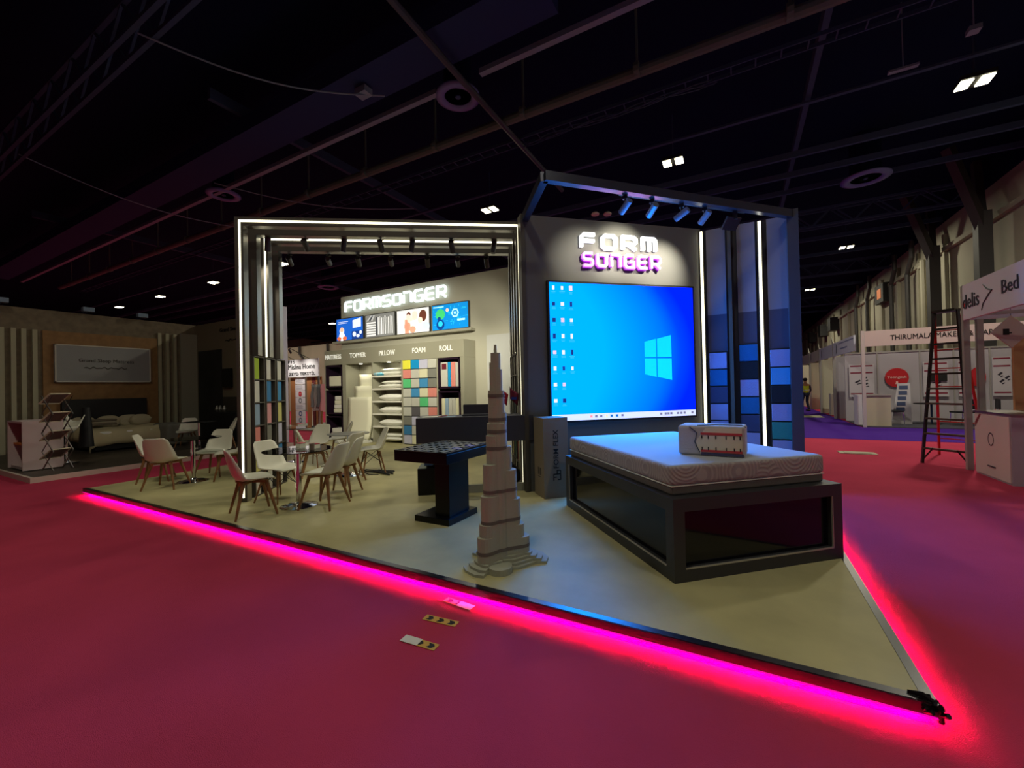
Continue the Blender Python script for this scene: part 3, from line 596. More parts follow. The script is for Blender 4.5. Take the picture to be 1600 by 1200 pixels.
for k, (c, x0, x1, zt_) in enumerate((('light grey', -6.87, -6.66, 2.3), ('bright blue', -6.64, -6.56, 2.3), ('salmon pink', -6.54, -6.42, 2.3), ('light grey', -6.4, -6.3, 2.28))):
    wsingle('foam_roll_sample', MB().box(x0, x1, SY+.03, SY+.35, 1.665, zt_), foam(c), f'{("wide " if k == 0 else "narrow ")+c} upright sample in the upper ROLL display box', 'foam sample', 'upright samples in the ROLL boxes', bevel=.008)
wsingle('sample_tag', MB().box(-6.82, -6.68, SY+.015, SY+.028, 2.12, 2.26), mat('dark_red_label', S(110, 30, 45), .6), 'small dark red tag on the wide sample in the upper ROLL box', 'tag')
for k in range(5):
    x0 = -6.86+k*.115; wsingle('foam_roll_sample', MB().box(x0, x0+.1, SY+.03, SY+.35, .765, 1.36), foam(('cream', 'pale blue', 'light grey', 'light grey', 'cream')[k]), f'{("first", "second", "third", "fourth", "last")[k]} pale upright sample from the left in the lower ROLL box', 'foam sample', 'upright samples in the ROLL boxes', bevel=.008)
# ------------------------------------------------------------------ reception counter
DO = Vector((-3.98, 4.45, .1))
M_desk = mat('counter_slate', S(58, 58, 68), .45)
dk = thing('reception_counter', 'long dark slate counter with a deep apron and open base', 'counter', DO, ARZ)
MB().box(0, 1.66, 0, .55, .74, 1.1).build('counter_body', M_desk, dk, bevel=.004)
MB().box(0, .36, .08, .5, 0, .38).build('pedestal', M_black, dk, bevel=.01)
MB().box(.1, .3, .3, .5, .38, .74).build('support', M_black, dk)
MB().box(.36, 1.6, .1, .16, 0, .11).build('foot_rail', mat('foot_rail_grey', S(150, 150, 140), .6), dk)
MB().box(.1, .22, .07, .08, .42, .66).build('power_box', M_steel, dk)
def dloc(x, y, z): return DO+AU*x+AN*y+Vector((0, 0, z))
wsingle('paper_sheet', MB().box(-.15, .15, -.1, .1, 0, .004).xf(Matrix.Translation(dloc(.2, .25, 1.1)) @ Matrix.Rotation(.9, 4, 'Z')), M_white, 'white paper sheet on the left end of the counter', 'paper')
wsingle('brochure', MB().box(-.1, .1, -.07, .07, 0, .004).xf(Matrix.Translation(dloc(.45, .2, 1.1)) @ Matrix.Rotation(.3, 4, 'Z')), foam('pale blue'), 'pale blue leaflet on the counter beside the paper sheet', 'brochure')
wsingle('pen', MB().tube([dloc(.3, .12, 1.108), dloc(.42, .16, 1.115)], .006, 6), mat('red_pen', S(160, 30, 40), .4), 'red pen lying on the counter', 'pen')
wsingle('laptop', MB().box(-.2, .2, -.13, .13, 0, .02).box(-.2, .2, .12, .13, .02, .16).xf(Matrix.Translation(dloc(.85, .3, 1.1)) @ Matrix.Rotation(.55, 4, 'Z')), M_desk, 'low grey laptop on the counter left of the tower', 'laptop')
for k, (x, c1, lb) in enumerate(((1.2, S(170, 25, 45), 'small red desk flag with white crescent beside the tower'), (1.36, S(120, 30, 60), 'small red and blue desk flag nearer the arch'))):
    p = dloc(x, .3, 1.1); t = thing('desk_flag', lb, 'flag', p, ARZ, 'desk flags on the counter')
    MB().lathe([(.035, 0), (.035, .012), (.006, .02), (.004, .42)], n=10).build('pole', M_chrome, t)
    MB().grid(lambda u, v: (.005+.13*u*(1-v*.2)-.0, .02*math.sin(u*6), .40-.17*v-.1*u), 6, 5).build('cloth', mat(f'flag_cloth_{k}', c1, .8) , t, solid=.003, smooth=True)
    if k == 0:
        mb = MB(); n = 14; vs = []
        for i in range(n+1): a = .7+4.9*i/n; vs.append((.07+.028*math.cos(a), -.02, .26+.028*math.sin(a)))
        for i in range(n+1): a = 5.6-4.9*i/n; vs.append((.078+.02*math.cos(a), -.02, .26+.02*math.sin(a)))
        mb.add(vs, [tuple([i, i+1, 2*n-i, 2*n+1-i]) for i in range(n)]); mb.build('crescent', M_white, t, solid=.002)
    else: MB().box(.02, .1, -.025, -.02, .22, .26).build('stripe', mat('flag_blue', S(40, 60, 150), .8), t)
wsingle('backpack', MB().grid(lambda u, v: (dloc(1.32, .35, 0).x+(.17+.03*math.sin(v*4))*math.cos(2*math.pi*u)*math.sin(math.pi*min(v*.85+.12, 1)), dloc(1.32, .35, 0).y+.14*math.sin(2*math.pi*u)*math.sin(math.pi*min(v*.85+.12, 1)), .1+.42*v), 14, 10), M_blackm, 'black bag slumped under the right end of the counter', 'bag', smooth=True)
# ------------------------------------------------------------------ black sample table
st = thing('sample_table', 'black pedestal table with grid of samples on its tray top', 'table', (-3.08, 3.95, .1))
MB().box(-3.46, -2.72, 3.5, 4.42, .80, .905).build('tabletop', M_black, st, world=True, bevel=.004)
mb = MB().box(-3.46, -2.72, 3.5, 3.53, .905, .925).box(-3.46, -2.72, 4.39, 4.42, .905, .925).box(-3.46, -3.43, 3.53, 4.39, .905, .925).box(-2.75, -2.72, 3.53, 4.39, .905, .925)
mb.build('tray_rim', M_black, st, world=True)
MB().box(-3.43, -2.75, 3.53, 4.39, .905, .909).build('tray_liner', mat('tray_liner', S(120, 120, 130), .35, .3), st, world=True)
MB().box(-3.06, -2.86, 3.72, 4.1, .17, .80).build('column', M_black, st, world=True, bevel=.004)
MB().box(-3.3, -2.81, 3.64, 4.2, .1, .17).build('base', M_black, st, world=True, bevel=.004)
MB().box(-3.0, -2.9, 4.42, 4.5, .84, .9).build('power_outlet', M_blackm, st, world=True)
k = 0
for i in range(6):
    for j in range(7):
        x = -3.38+i*.113; y = 3.58+j*.123; blue = (i, j) in ((5, 2), (5, 4))
        o = MB().box(-.042, .042, -.045, .045, 0, .012).xf(Matrix.Rotation(random.uniform(.04, .14), 4, 'Y')).build('foam_sample', mat('sample_blue', S(20, 40, 130), .4) if blue else mat('sample_black', S(22, 22, 30), .35), bevel=.002)
        o.location = (x, y, .918); o.rotation_euler = (0, 0, random.uniform(-.1, .1))
        tag(o, (('blue foam sample square ' + ('nearer' if j == 2 else 'farther') + ' one on the black table') if blue else 'small black foam sample square tilted in the black table tray'), 'foam sample', 'foam sample squares on the black table')
        if blue: o['group'] = 'blue sample squares on the black table'
# ------------------------------------------------------------------ stepped tower model
TC = Vector((-1.83, 3.06, .1))
tw = thing('skyscraper_model', 'tall stepped grey foam skyscraper model with three flared feet', 'model', TC)
M_tow = mat('tower_foam', S(172, 174, 158), .8, bump=(90, .2)); M_band = mat('tower_band', S(112, 106, 100), .8)
WA = {0: math.radians(48), 1: math.radians(252), 2: math.radians(150)}   # right, front-left, back-left wings
def wing(mb, a, L, wd, z0, z1, n=8):
    poly = [(-.02, -wd/2)]+[(0, -wd/2)]; poly = [(0, -wd/2), (L-wd/2, -wd/2)]
    poly += [(L-wd/2+wd/2*math.sin(t), -wd/2*math.cos(t)) for t in [math.pi*i/n for i in range(1, n)]]
    poly += [(L-wd/2, wd/2), (0, wd/2)]
    c, s_ = math.cos(a), math.sin(a); mb.prism([(x*c-y*s_, x*s_+y*c) for x, y in poly], z0, z1)
mb = MB(); bd = MB()
steps = {0: [(.33, .0, .22), (.275, .22, .33), (.235, .33, .55), (.2, .55, .80), (.15, .8, 1.0), (.105, 1.0, 1.29), (.075, 1.29, 1.42)],
         1: [(.27, .0, .27), (.24, .27, .37), (.215, .37, .6), (.18, .6, .86), (.13, .86, 1.1), (.09, 1.1, 1.35)],
         2: [(.26, .0, .2), (.23, .2, .44), (.2, .44, .7), (.15, .7, .95), (.115, .95, 1.2), (.075, 1.2, 1.45)]}
for k, L in steps.items():
    for l, z0, z1 in L: wing(mb, WA[k], l*.82, .135 if z0 < .6 else .12, z0, z1)
for r, z0, z1 in ((.085, 0, 1.2), (.07, 1.2, 1.48), (.055, 1.48, 1.66), (.042, 1.66, 1.8)): mb.lathe([(r, z0), (r, z1)], n=18)
mb.box(-.045, .02, -.03, .03, 1.6, 1.72)
mb.build('tower_body', M_tow, tw, bevel=.003)
for zc in (.13, .37, .62, .98, 1.12, 1.22, 1.42):
    bd = MB()
    for k, L in steps.items():
        for l, z0, z1 in L:
            if z0 <= zc < z1-.02: wing(bd, WA[k], l*.82+.002, (.135 if z0 < .6 else .12)+.004, zc, zc+.028)
    bd.lathe([(.0875 if zc < 1.2 else .0725, zc), (.0875 if zc < 1.2 else .0725, zc+.028)], n=18)
    bd.build('dark_band', M_band, tw)
mb = MB()
for k, tip in ((0, .42), (1, .31), (2, .34)):
    for j in range(4):
        L = tip-.045*j; wd = .2-.03*j; n = 10; a = WA[k]; poly = []
        prof = [(0, .7), (.25, .85), (.45, .75), (.7, .6), (.88, .75), (1.0, .35)]
        poly = [(q*L, -wd*p) for q, p in prof]+[(q*L, wd*p*.75) for q, p in prof[::-1]]
        c, s_ = math.cos(a), math.sin(a); mb.prism([(x*c-y*s_, x*s_+y*c) for x, y in poly], j*.022, (j+1)*.022)
mb.lathe([(.1, 0), (.1, .05)], (0.08, -.13, 0), 18); mb.build('base_plate', M_tow, tw)
MB().lathe([(.014, 1.8), (.011, 1.87)], n=8).build('spire', M_tow, tw)
# ------------------------------------------------------------------ carton
bx = thing('tall_carton', 'tall brown cardboard carton printed FORM FLEX beside the bed', 'box', (-2.32, 5.08, .1), 46)
M_card = mat('brown_card', S(136, 122, 104), .8, bump=(50, .1)); M_ink = mat('black_print', S(14, 14, 18), .7)
bxb = MB().box(0, .36, 0, .36, 0, 1.08).build('carton_body', M_card, bx, bevel=.003)
MB().box(0, .36, .172, .188, 1.08, 1.0815).build('top_seam', mat('carton_seam', S(96, 84, 70), .8), bx)
text('printed_name', 'FORM FLEX', M_ink, bxb, (.215, -.002, .40), (0, 0, 1), (-1, 0, 0), .52, .075, .002, bold=.012)
mb = MB()
for p in ([(0, 0), (0, .085), (.1, .085)], [(0, .045), (.045, .045)], [(.1, .135), (.1, .01), (.06, .01)], [(.05, .085), (.05, .135), (.1, .135)]): ribbon(mb, p, .014, .002)
mb.xf(Matrix.Translation((.14, -.001, .235))).build('printed_mark', M_ink, bxb)
MB().box(-.002, 0, .1, .15, .3, .4).box(-.002, 0, .17, .22, .3, .4).box(-.002, 0, .1, .22, .27, .28).build('side_print', mat('faint_print', S(78, 70, 62), .8), bxb)
# ------------------------------------------------------------------ bed plinth, mattress, cut block
BRZ = math.degrees(math.atan2(.678, .735))
pb = thing('bed_plinth', 'large dark framed plinth with recessed black glass sides under mattress', 'plinth', (-.46, 3.32, .1), BRZ)
PX, PY, PH = 1.63, 2.2, .63
M_pl = mat('plinth_charcoal', S(52, 52, 56), .45, bump=(70, .05)); M_bg = mat('black_glass', S(10, 9, 18), .08, spec=.4)
mb = MB().box(0, PX, 0, PY, PH-.1, PH).box(0, PX, 0, PY, 0, .1)
for x0, x1, y0, y1 in ((0, .1, 0, .1), (PX-.1, PX, 0, .1), (0, .1, PY-.1, PY), (PX-.1, PX, PY-.1, PY)): mb.box(x0, x1, y0, y1, .1, PH-.1)
pfr = mb.build('frame', M_pl, pb)
MB().box(.1, PX-.1, .05, .07, .1, PH-.1).build('glass_panel', M_bg, pb); MB().box(.05, .07, .1, PY-.1, .1, PH-.1).build('glass_panel', M_bg, pb)
MB().box(PX-.07, PX-.05, .1, PY-.1, .1, PH-.1).build('glass_panel', M_bg, pb); MB().box(.1, PX-.1, PY-.07, PY-.05, .1, PH-.1).build('glass_panel', M_bg, pb)
M_tr = mat('pale_trim', S(190, 186, 178), .3, .4)
mb = MB().box(.1, PX-.1, -.002, .012, .094, .104).box(PX-.106, PX-.098, -.002, .012, .1, PH-.1); mb.build('trim_line', M_tr, pfr)
mb = MB().box(-.002, .012, .1, PY-.1, .094, .104).box(-.002, .012, PY-.106, PY-.098, .1, PH-.1); mb.build('trim_line', M_tr, pfr)
def matt_mat(name, c, line):
    m = mat(name, c, .85, spec=.2); nt = m.node_tree; p = nt.nodes['Principled BSDF']; tc = N(nt, 'ShaderNodeTexCoord')
    v = N(nt, 'ShaderNodeTexVoronoi'); v.inputs['Scale'].default_value = 3.2; nt.links.new(tc.outputs['Object'], v.inputs['Vector'])
    mt = N(nt, 'ShaderNodeMath', operation='MULTIPLY'); mt.inputs[1].default_value = 75; nt.links.new(v.outputs['Distance'], mt.inputs[0])
    s_ = N(nt, 'ShaderNodeMath', operation='SINE'); nt.links.new(mt.outputs[0], s_.inputs[0])
    rp = N(nt, 'ShaderNodeValToRGB'); rp.color_ramp.elements[0].color = (*line, 1); rp.color_ramp.elements[1].color = (*c, 1); rp.color_ramp.elements[0].position = .1; rp.color_ramp.elements[1].position = .6
    nt.links.new(s_.outputs[0], rp.inputs[0]); nt.links.new(rp.outputs[0], p.inputs['Base Color'])
    b = N(nt, 'ShaderNodeBump'); b.inputs['Strength'].default_value = .35; b.inputs['Distance'].default_value = .004; nt.links.new(s_.outputs[0], b.inputs['Height']); nt.links.new(b.outputs[0], p.inputs['Normal']); return m
mt = thing('mattress', 'white patterned display mattress with grey lower border on the plinth', 'mattress', (-.46, 3.32, .73), BRZ)
MB().box(.06, PX-.07, .10, PY-.02, 0.0, .07).build('lower_border', mat('grey_border_fabric', S(110, 104, 100), .9, bump=(80, .3)), mt, bevel=.015)
mb = MB().box(.05, PX-.06, .09, PY-.01, .07, .235); mb.m = [0, 0, 1, 1, 1, 1]; mb.build('mattress_top', [mat('smooth_knit', S(176, 180, 190), .85), matt_mat('ringed_knit', S(184, 176, 176), S(168, 158, 162))], mt, bevel=.035, segs=4)
MB().box(.055, PX-.065, .095, PY-.015, .066, .074).build('piping', M_cush, mt, bevel=.003)
# block : corner positions from its near edge
bk = thing('cutaway_cushion', 'small white cushion block cut open to show striped foam core', 'cushion block', (-.5, 4.03, .966), -4)
MB().box(0, .53, 0, .32, 0, .26).build('cover', mat('block_cover', S(190, 186, 190), .85, bump=(90, .3)), bk, bevel=.022, segs=4)
mb = MB().prism([(.17, .03), (.2, .0), (.51, .0), (.51, .24), (.23, .24), (.15, .12)], 0, .004).xf(Matrix.Rotation(math.radians(90), 4, 'X')); mb.xf(Matrix.Translation((0, -.0015, .005))); mb.build('foam_core', mat('foam_core', S(226, 222, 205), .9), bk)
mb = MB().box(.19, .51, -.009, -.005, .185, .205).box(.19, .51, -.009, -.005, .035, .055); mb.build('red_stripe', mat('red_stripe', S(200, 70, 80), .8), bk)
mb = MB()
for x in (.2, .25, .31, .39, .45, .495):
    for z in (.165, .065): mb.box(x-.004, x+.004, -.01, -.005, z-.014, z+.014)
mb.build('slot', M_blackm, bk)
MB().box(.19, .52, -.01, -.004, -.0+.008, .03).build('base_border', mat('navy_border', S(70, 70, 110), .8), bk)
MB().tube([(.1, -.004, .25), (.16, -.006, .2), (.14, -.006, .12), (.18, -.006, .03)], .004, 6).build('zip', M_steel, bk)
MB().tube([(.16, .02, .262), (.3, .1, .266), (.5, .14, .264), (.53, .1, .25)], .004, 6).build('band', M_blackm, bk)
# ------------------------------------------------------------------ chairs and tables
def shell_mb(kind):
    prof = [(.235, .425), (.225, .445), (.15, .448), (.02, .435), (-.1, .43), (-.165, .455), (-.2, .52), (-.225, .6), (-.25, .7), (-.27, .79), (-.275, .825)]
    hw = [.17, .205, .225, .235, .235, .23, .222, .215, .2, .175, .13]
    sr = [0, .005, .02, .035, .05, .075, .06, .02, 0, 0, 0]        # side lift
    sf = [0, 0, 0, 0, .01, .05, .07, .07, .055, .03, .01]          # side forward sweep
    def f(u, v):
        t = v*(len(prof)-1); i = min(int(t), len(prof)-2); k = t-i; L = lambda a: a[i]*(1-k)+a[i+1]*k
        y = L([p[0] for p in prof]); z = L([p[1] for p in prof]); w_ = L(hw); x = u*2-1
        return (x*w_, y+abs(x)**2.2*L(sf), z+abs(x)**2.4*L(sr))
    return MB().grid(f, 10, 20)
M_shell = M_white
def chair(kind, shellm, label, cat='chair'):
    t = thing('shell_chair', label, cat, (0, 0, 0), 0, 'white shell chairs on the stand')
    shell_mb(kind).build('shell', shellm, t, smooth=True, solid=.012)
    if kind == 'wood':
        single_c = cushion(.36, .34, .035); single_c.xf(Matrix.Translation((0, .04, .445))); single_c.build('seat_pad', shellm, t, smooth=True)
        MB().bar((-.15, -.13, .41), (.15, .15, .41), .05, .03).bar((.15, -.13, .41), (-.15, .15, .41), .05, .03).build('base_frame', M_wood, t)
        for sx in (-1, 1):
            for sy in (-1, 1): MB().tube([(sx*.13, .02+sy*.12, .425), (sx*.235, .02+sy*.22, 0)], [.024, .013], 8).build('leg', M_wood, t)
    else:
        for sx in (-1, 1):
            for sy in (-1, 1): MB().tube([(sx*.12, .01+sy*.11, .42), (sx*.22, .01+sy*.2, 0)], [.016, .011], 8).build('leg', M_wood, t)
        mb = MB()
        for sx, sy in ((1, 1), (1, -1), (-1, 1), (-1, -1)):
            a = Vector((sx*.12, .01+sy*.11, .41)); b = Vector((sx*.17, .01+sy*.155, .2))
            mb.tube([a, Vector((-sx*.17, .01+sy*.155, .2))], .0045, 6).tube([a, Vector((sx*.17, .01-sy*.155, .2))], .0045, 6)
        mb.build('wire_brace', M_blackm, t)
    return t
wood = chair('wood', M_white, ''); dsw = chair('wire', M_white, ''); used = set()
def place(proto, x, y, az, lb, z=.1, grp=None):
    c = rep(proto, (x, y, z), -az, lb, first=proto.name not in used); used.add(proto.name)
    if grp: c['group'] = grp
    return c
g1 = 'shell chairs at the left table'; g2 = 'shell chairs at the near table'; g3 = 'shell chairs at the rear tables'
place(wood, -9.05, 3.4, 34, 'white shell chair at the far left edge of the stand floor', grp=g1)
place(wood, -8.2, 3.22, -38, 'shell chair with its back to the viewer at the left glass table', grp=g1)
place(wood, -8.6, 4.14, 148, 'cream shell chair facing the viewer behind the left glass table', grp=g1)
place(wood, -8.0, 4.1, 208, 'shell chair just left of the arch post, seen side on', grp=g1)
place(wood, -5.36, 2.98, 20, 'reddish-lit shell chair in front of the lit arch post', grp=g2)
place(dsw, -5.72, 3.55, 78, 'wire-braced shell chair between arch post and near glass table', grp=g2)
place(wood, -4.80, 3.62, 250, 'large near shell chair with its back turned, right of the near glass table', grp=g2)
place(wood, -5.12, 4.15, 240, 'shell chair directly behind the large near chair', grp=g2)
place(wood, -5.72, 4.7, 262, 'grey-lit shell chair in front of the rear table', grp=g3)
place(wood, -6.75, 4.85, 34, 'shell chair behind the near glass table facing right', grp=g3)
place(dsw, -7.6, 5.5, 165, 'white shell chair behind the others below the poster column', grp=g3)
place(dsw, -7.85, 6.3, 218, 'bright white shell chair seen side on before the mattress boxes', grp=g3)
place(dsw, -5.86, 5.4, 214, 'wire-braced shell chair alone in front of the pillow shelves', grp=g3)
M_tg = glass('clear_table_glass', (.82, .86, .83))
def gtable(x, y, lb, z=.1, top=None, r=.42):
    t = thing('round_table', lb, 'table', (x, y, z), 0, 'round pedestal tables')
    MB().lathe([(r-.004, 0), (r, .004), (r-.002, .010)], (0, 0, .74), 48).build('tabletop', top or M_tg, t)
    MB().lathe([(.035, .02), (.035, .735)], n=16).build('pole', M_chrome, t, smooth=False); MB().lathe([(.08, 0), (.08, .005)], (0, 0, .733), 20).build('top_plate', M_chrome, t)
    MB().lathe([(.23, 0), (.23, .012), (.16, .03), (.06, .045), (.036, .07)], n=32).build('base', M_chrome, t)
gtable(-8.32, 3.66, 'round glass table among the leftmost chairs'); gtable(-5.13, 3.46, 'nearest round glass table with chrome pole')
gtable(-6.15, 5.12, 'rear round table with grey top left of the lone chair', top=mat('grey_tabletop', S(110, 110, 104), .3), r=.36); gtable(-8.4, 5.6, 'farthest round glass table in front of the poster column')
for k, (x, y, w_, c, lb) in enumerate(((-5.28, 3.6, .1, S(190, 60, 80), 'small red and white box at left on the near glass table'), (-5.02, 3.62, .12, S(170, 60, 75), 'small red topped carton in the middle of the near glass table'), (-4.9, 3.5, .06, S(120, 100, 90), 'small brown cup on the near glass table'))):
    t = thing('tissue_box' if k < 2 else 'paper_cup', lb, 'box' if k < 2 else 'cup', (x, y, .851))
    if k < 2: MB().box(-w_/2, w_/2, -.04, .04, 0, .05).build('carton', M_white, t); MB().box(-w_/2, w_/2, -.04, .04, .05, .062).build('lid', mat(f'redlid{k}', c, .6), t)
    else: MB().lathe([(.025, 0), (.033, .08)], n=14).build('cup_wall', mat('brown_cup', c, .6), t)
wsingle('red_crate', MB().box(-7.45, -7.2, 5.75, 6.0, .1, .36).box(-7.4, -7.25, 5.745, 5.75, .18, .26), mat('red_printed_card', S(190, 70, 90), .7), 'red printed carton on the floor behind the chairs', 'box')
mb = MB(); rr = random.Random(5)
for q in range(6):
    c = Vector((-5.82+rr.uniform(-.15, .15), 5.5+rr.uniform(-.08, .08), .115)); pts = [c+Vector(((.12+.03*q)*math.cos(a*.7), .07*math.sin(a*.7+q), .012*abs(math.sin(a)))) for a in range(10)]; mb.tube(pts, .012, 6)
wsingle('cable_pile', mb, M_blackm, 'tangled black cable pile under the lone chair', 'cable')
wsingle('loose_cable', MB().tube([(-6.3+k*.09, 5.35+.06*math.sin(k*.9), .106) for k in range(8)], .006, 6), M_blackm, 'thin black cable trailing left on the stand floor', 'cable')
# ------------------------------------------------------------------ bedroom stand on the left
bp = thing('bedroom_platform', 'low dark wood platform with pale edge across the red aisle', 'platform', (-15, 5, 0))
MB().box(-17.49, -11.75, 2.55, 7.86, 0, .08).build('deck', mat('dark_floorboards', S(70, 62, 54), .45, noise=(3, .3)), bp, world=True)
MB().box(-17.49, -11.7, 2.5, 2.55, .0, .1).box(-11.75, -11.7, 2.55, 7.8, 0, .1).build('edge_trim', mat('cream_edge', S(205, 190, 180), .5), bp, world=True)
M_oak = mat('grey_oak_veneer', S(124, 110, 90), .7, noise=(7, .25))
def slat_wall():
    t = thing('stand_wall', 'dim wood veneer wall behind the made bed', 'wall panel', (-17.7, 4, 0))
    MB().box(-17.75, -17.6, -3, 8.05, 0, 4.15).build('veneer_panel', M_oak, t, world=True)
    MB().box(-17.6, -17.54, 4.02, 6.71, .08, 3.55).build('feature_panel', mat('orange_oak', S(150, 112, 70), .7, noise=(6, .2)), t, world=True, label='warm orange-brown wood panel')
    for y in (2.85, 3.05, 3.25, 3.46, 3.65, 3.86, 6.76, 6.98, 7.2): MB().box(-17.6, -17.5, y-.045, y+.05, .08, 3.55 if y < 4 else 3.75).build('slat', mat('cream_slat', S(170, 165, 140), .6), t, world=True)
    MB().box(-17.6, -17.54, 7.38, 7.95, .08, 3.8).build('side_panel', mat('pale_panel', S(150, 145, 130), .7), t, world=True)
slat_wall()
t = thing('stand_wall', 'brown side wall with script lettering and a dark doorway', 'wall panel', (-15, 7.95, 0))
MB().box(-17.6, -12.75, 7.9, 8.05, 0, 4.15).build('panel', mat('taupe_wall', S(122, 112, 92), .7), t, world=True)
MB().box(-17.4, -15.85, 7.87, 7.9, .08, 3.17).build('doorway_shade', mat('doorway_shade', S(40, 40, 42), .6, noise=(1.6, .5, S(18, 18, 22))), t, world=True)  # flat dark panel painted as the shade of the door opening
MB().box(-15.8, -12.75, 7.87, 7.9, .08, 1.5).build('lower_panel', mat('lower_dark', S(60, 55, 48), .6), t, world=True)
text('script_lettering', 'Grand Sleep Mattress', M_ink, t, (-.95, -.06, 3.72), (1, 0, 0), (0, 0, 1), 2.0, .18, .01)
def squig(parent, x0, x1, z, y, m, axis='x', amp=.04):
    mb = MB(); n = 40
    pts = []
    for k in range(n): u = k/(n-1); pts.append((x0+(x1-x0)*u, z+amp*math.sin(u*38)*math.sin(u*9)))
    for i in range(n-1):
        (a, b), (c, d) = pts[i], pts[i+1]
        p, q = ((a, y, b), (c, y, d)) if axis == 'x' else ((y, a, b), (y, c, d)); mb.bar(p, q, .02, .02)
    return mb.build('script_flourish', m, parent)
squig(t, -.6, .9, 3.45, -.06, M_ink)
wsingle('stand_post', MB().box(-12.74, -12.45, 7.8, 8.1, 0, 4.3), mat('lilac_white_post', S(200, 196, 212), .6), 'pale lilac upright post at the end of the bedroom stand', 'post')
wsingle('wall_television', MB().box(-15.68, -15.15, 7.8, 7.87, 1.83, 2.47), M_black, 'small black television on the brown wall beside the arch', 'television')
wsingle('side_cabinet', MB().box(-15.6, -14.0, 7.35, 7.85, .08, 1.0), M_blackm, 'dark low cabinet below the small television', 'cabinet')
for k, x in enumerate((-15.5, -15.3, -15.05)): wsingle('ornament', MB().lathe([(.05, 0), (.07, .08), (.04, .18), (.02, .22)], (x, 7.55, 1.0), 12), M_alu, f'{("left", "middle", "right")[k]} small ornament on the dark low cabinet', 'ornament', 'ornaments on the low cabinet')
t = thing('fabric_sign', 'pale grey framed sign reading Grand Sleep Mattress over the bed', 'sign', (-17.54, 5.35, 2.05))
MB().box(0, .1, -1.12, 1.12, 0, 1.12).build('board', mat('grey_felt', S(150, 150, 152), .9, bump=(80, .4)), t)
mb = MB().box(.1, .115, -1.12, 1.12, 0, .03).box(.1, .115, -1.12, 1.12, 1.09, 1.12).box(.1, .115, -1.12, -1.09, 0, 1.12).box(.1, .115, 1.09, 1.12, 0, 1.12); mb.build('border', mat('sign_border', S(205, 200, 190), .5), t)
text('script_lettering', 'Grand Sleep Mattress', mat('sign_ink', S(70, 66, 60), .7), t, (.103, -.62, .58), (0, 1, 0), (0, 0, 1), 1.3, .14, .01)
squig(t, -.5, .5, .44, .11, mat('sign_ink', S(70, 66, 60), .7), axis='y', amp=.03)
b = thing('double_bed', 'made double bed with cream duvet and dark headboard', 'bed', (-16.4, 5.35, .08))
MB().box(-1.14, -1.0, -1.0, 1.0, 0, 1.45).build('headboard', M_blackm, b, bevel=.02); MB().box(-1.0, .95, -.85, .85, .05, .32).build('bed_base', M_blackm, b)
MB().box(-1.0, 1.0, -.9, .9, .32, .55).build('bed_mattress', M_cush, b, bevel=.05, segs=3)
def duv(u, v):
    x = -.45+1.62*u; y = (v*2-1)*1.12; ex = max(0, x-.95); ey = max(0, abs(y)-.9); z = .6+.02*math.sin(x*7+y*3)+.015*math.sin(y*11)-1.9*ex-1.6*ey
    return (min(x, 1.04)+.02*math.sin(y*13)*(ex > 0), math.copysign(min(abs(y), .97), y)+.02*math.sin(x*15)*(ey > 0), z)
MB().grid(duv, 26, 26).build('duvet', mat('cream_duvet', S(200, 186, 150), .9, bump=(12, .5)), b, smooth=True, solid=.03)
for k, (x, y, r, lb) in enumerate(((-.72, -.62, 0, 'cream pillow at the near side of the made bed'), (-.7, -.05, 4, 'cream pillow second along the headboard'), (-.72, .45, -4, 'cream pillow third along the headboard'), (-.55, .68, 8, 'cream pillow at the far side of the made bed'))):
    c = cushion(.26, .58, .36); c.xf(Matrix.Rotation(math.radians(-20), 4, 'Y')); single('pillow', c, mat('cream_pillow', S(196, 184, 156), .9), lb, 'pillow', (-16.4+x, 5.35+y, .66), r, 'pillows on the made bed', smooth=True)
for k in range(3): wsingle('folded_towel', MB().box(-16.75, -16.35, 4.7, 5.25, .76+k*.06, .815+k*.06), mat(f'towel{k % 2}', (S(120, 110, 95), S(170, 160, 140))[k % 2], .9), f'{("lowest", "middle", "topmost")[k]} folded towel in the stack on the bed', 'towel', 'folded towels on the bed', bevel=.02)
wsingle('foot_bench', MB().box(-15.9, -14.9, 5.9, 6.5, .1, .75), mat('grey_bench_fabric', S(120, 118, 110), .9), 'grey upholstered block at the foot of the made bed', 'bench', bevel=.1, segs=4)
t = thing('info_counter', 'white counter with open shelf at the platform corner, carpet bounce in its colour', 'counter', (-13.4, 2.95, .1))
mb = MB().box(-.62, .42, -.28, .32, .98, 1.02).box(.38, .42, -.28, .32, 0, .98).box(-.62, -.58, -.28, .32, 0, .98).box(-.58, .38, .28, .32, 0, .98).box(-.58, .38, -.24, .28, 0, .06)
mb.build('carcass', mat('white_laminate_pink_bounce', S(200, 180, 182), .5), t); MB().box(-.58, .38, -.2, .28, .5, .54).build('shelf', mat('orange_inside', S(200, 120, 50), .6), t)  # pink bounce from the carpet is mixed into the white laminate colour
MB().box(-.57, .37, .24, .28, .06, .97).build('back_lining', mat('orange_inside', S(200, 120, 50), .6), t)
t = thing('brochure_rack', 'folding zigzag brochure rack beside the info counter', 'rack', (-12.45, 3.05, .1), 20)
z = 0; 
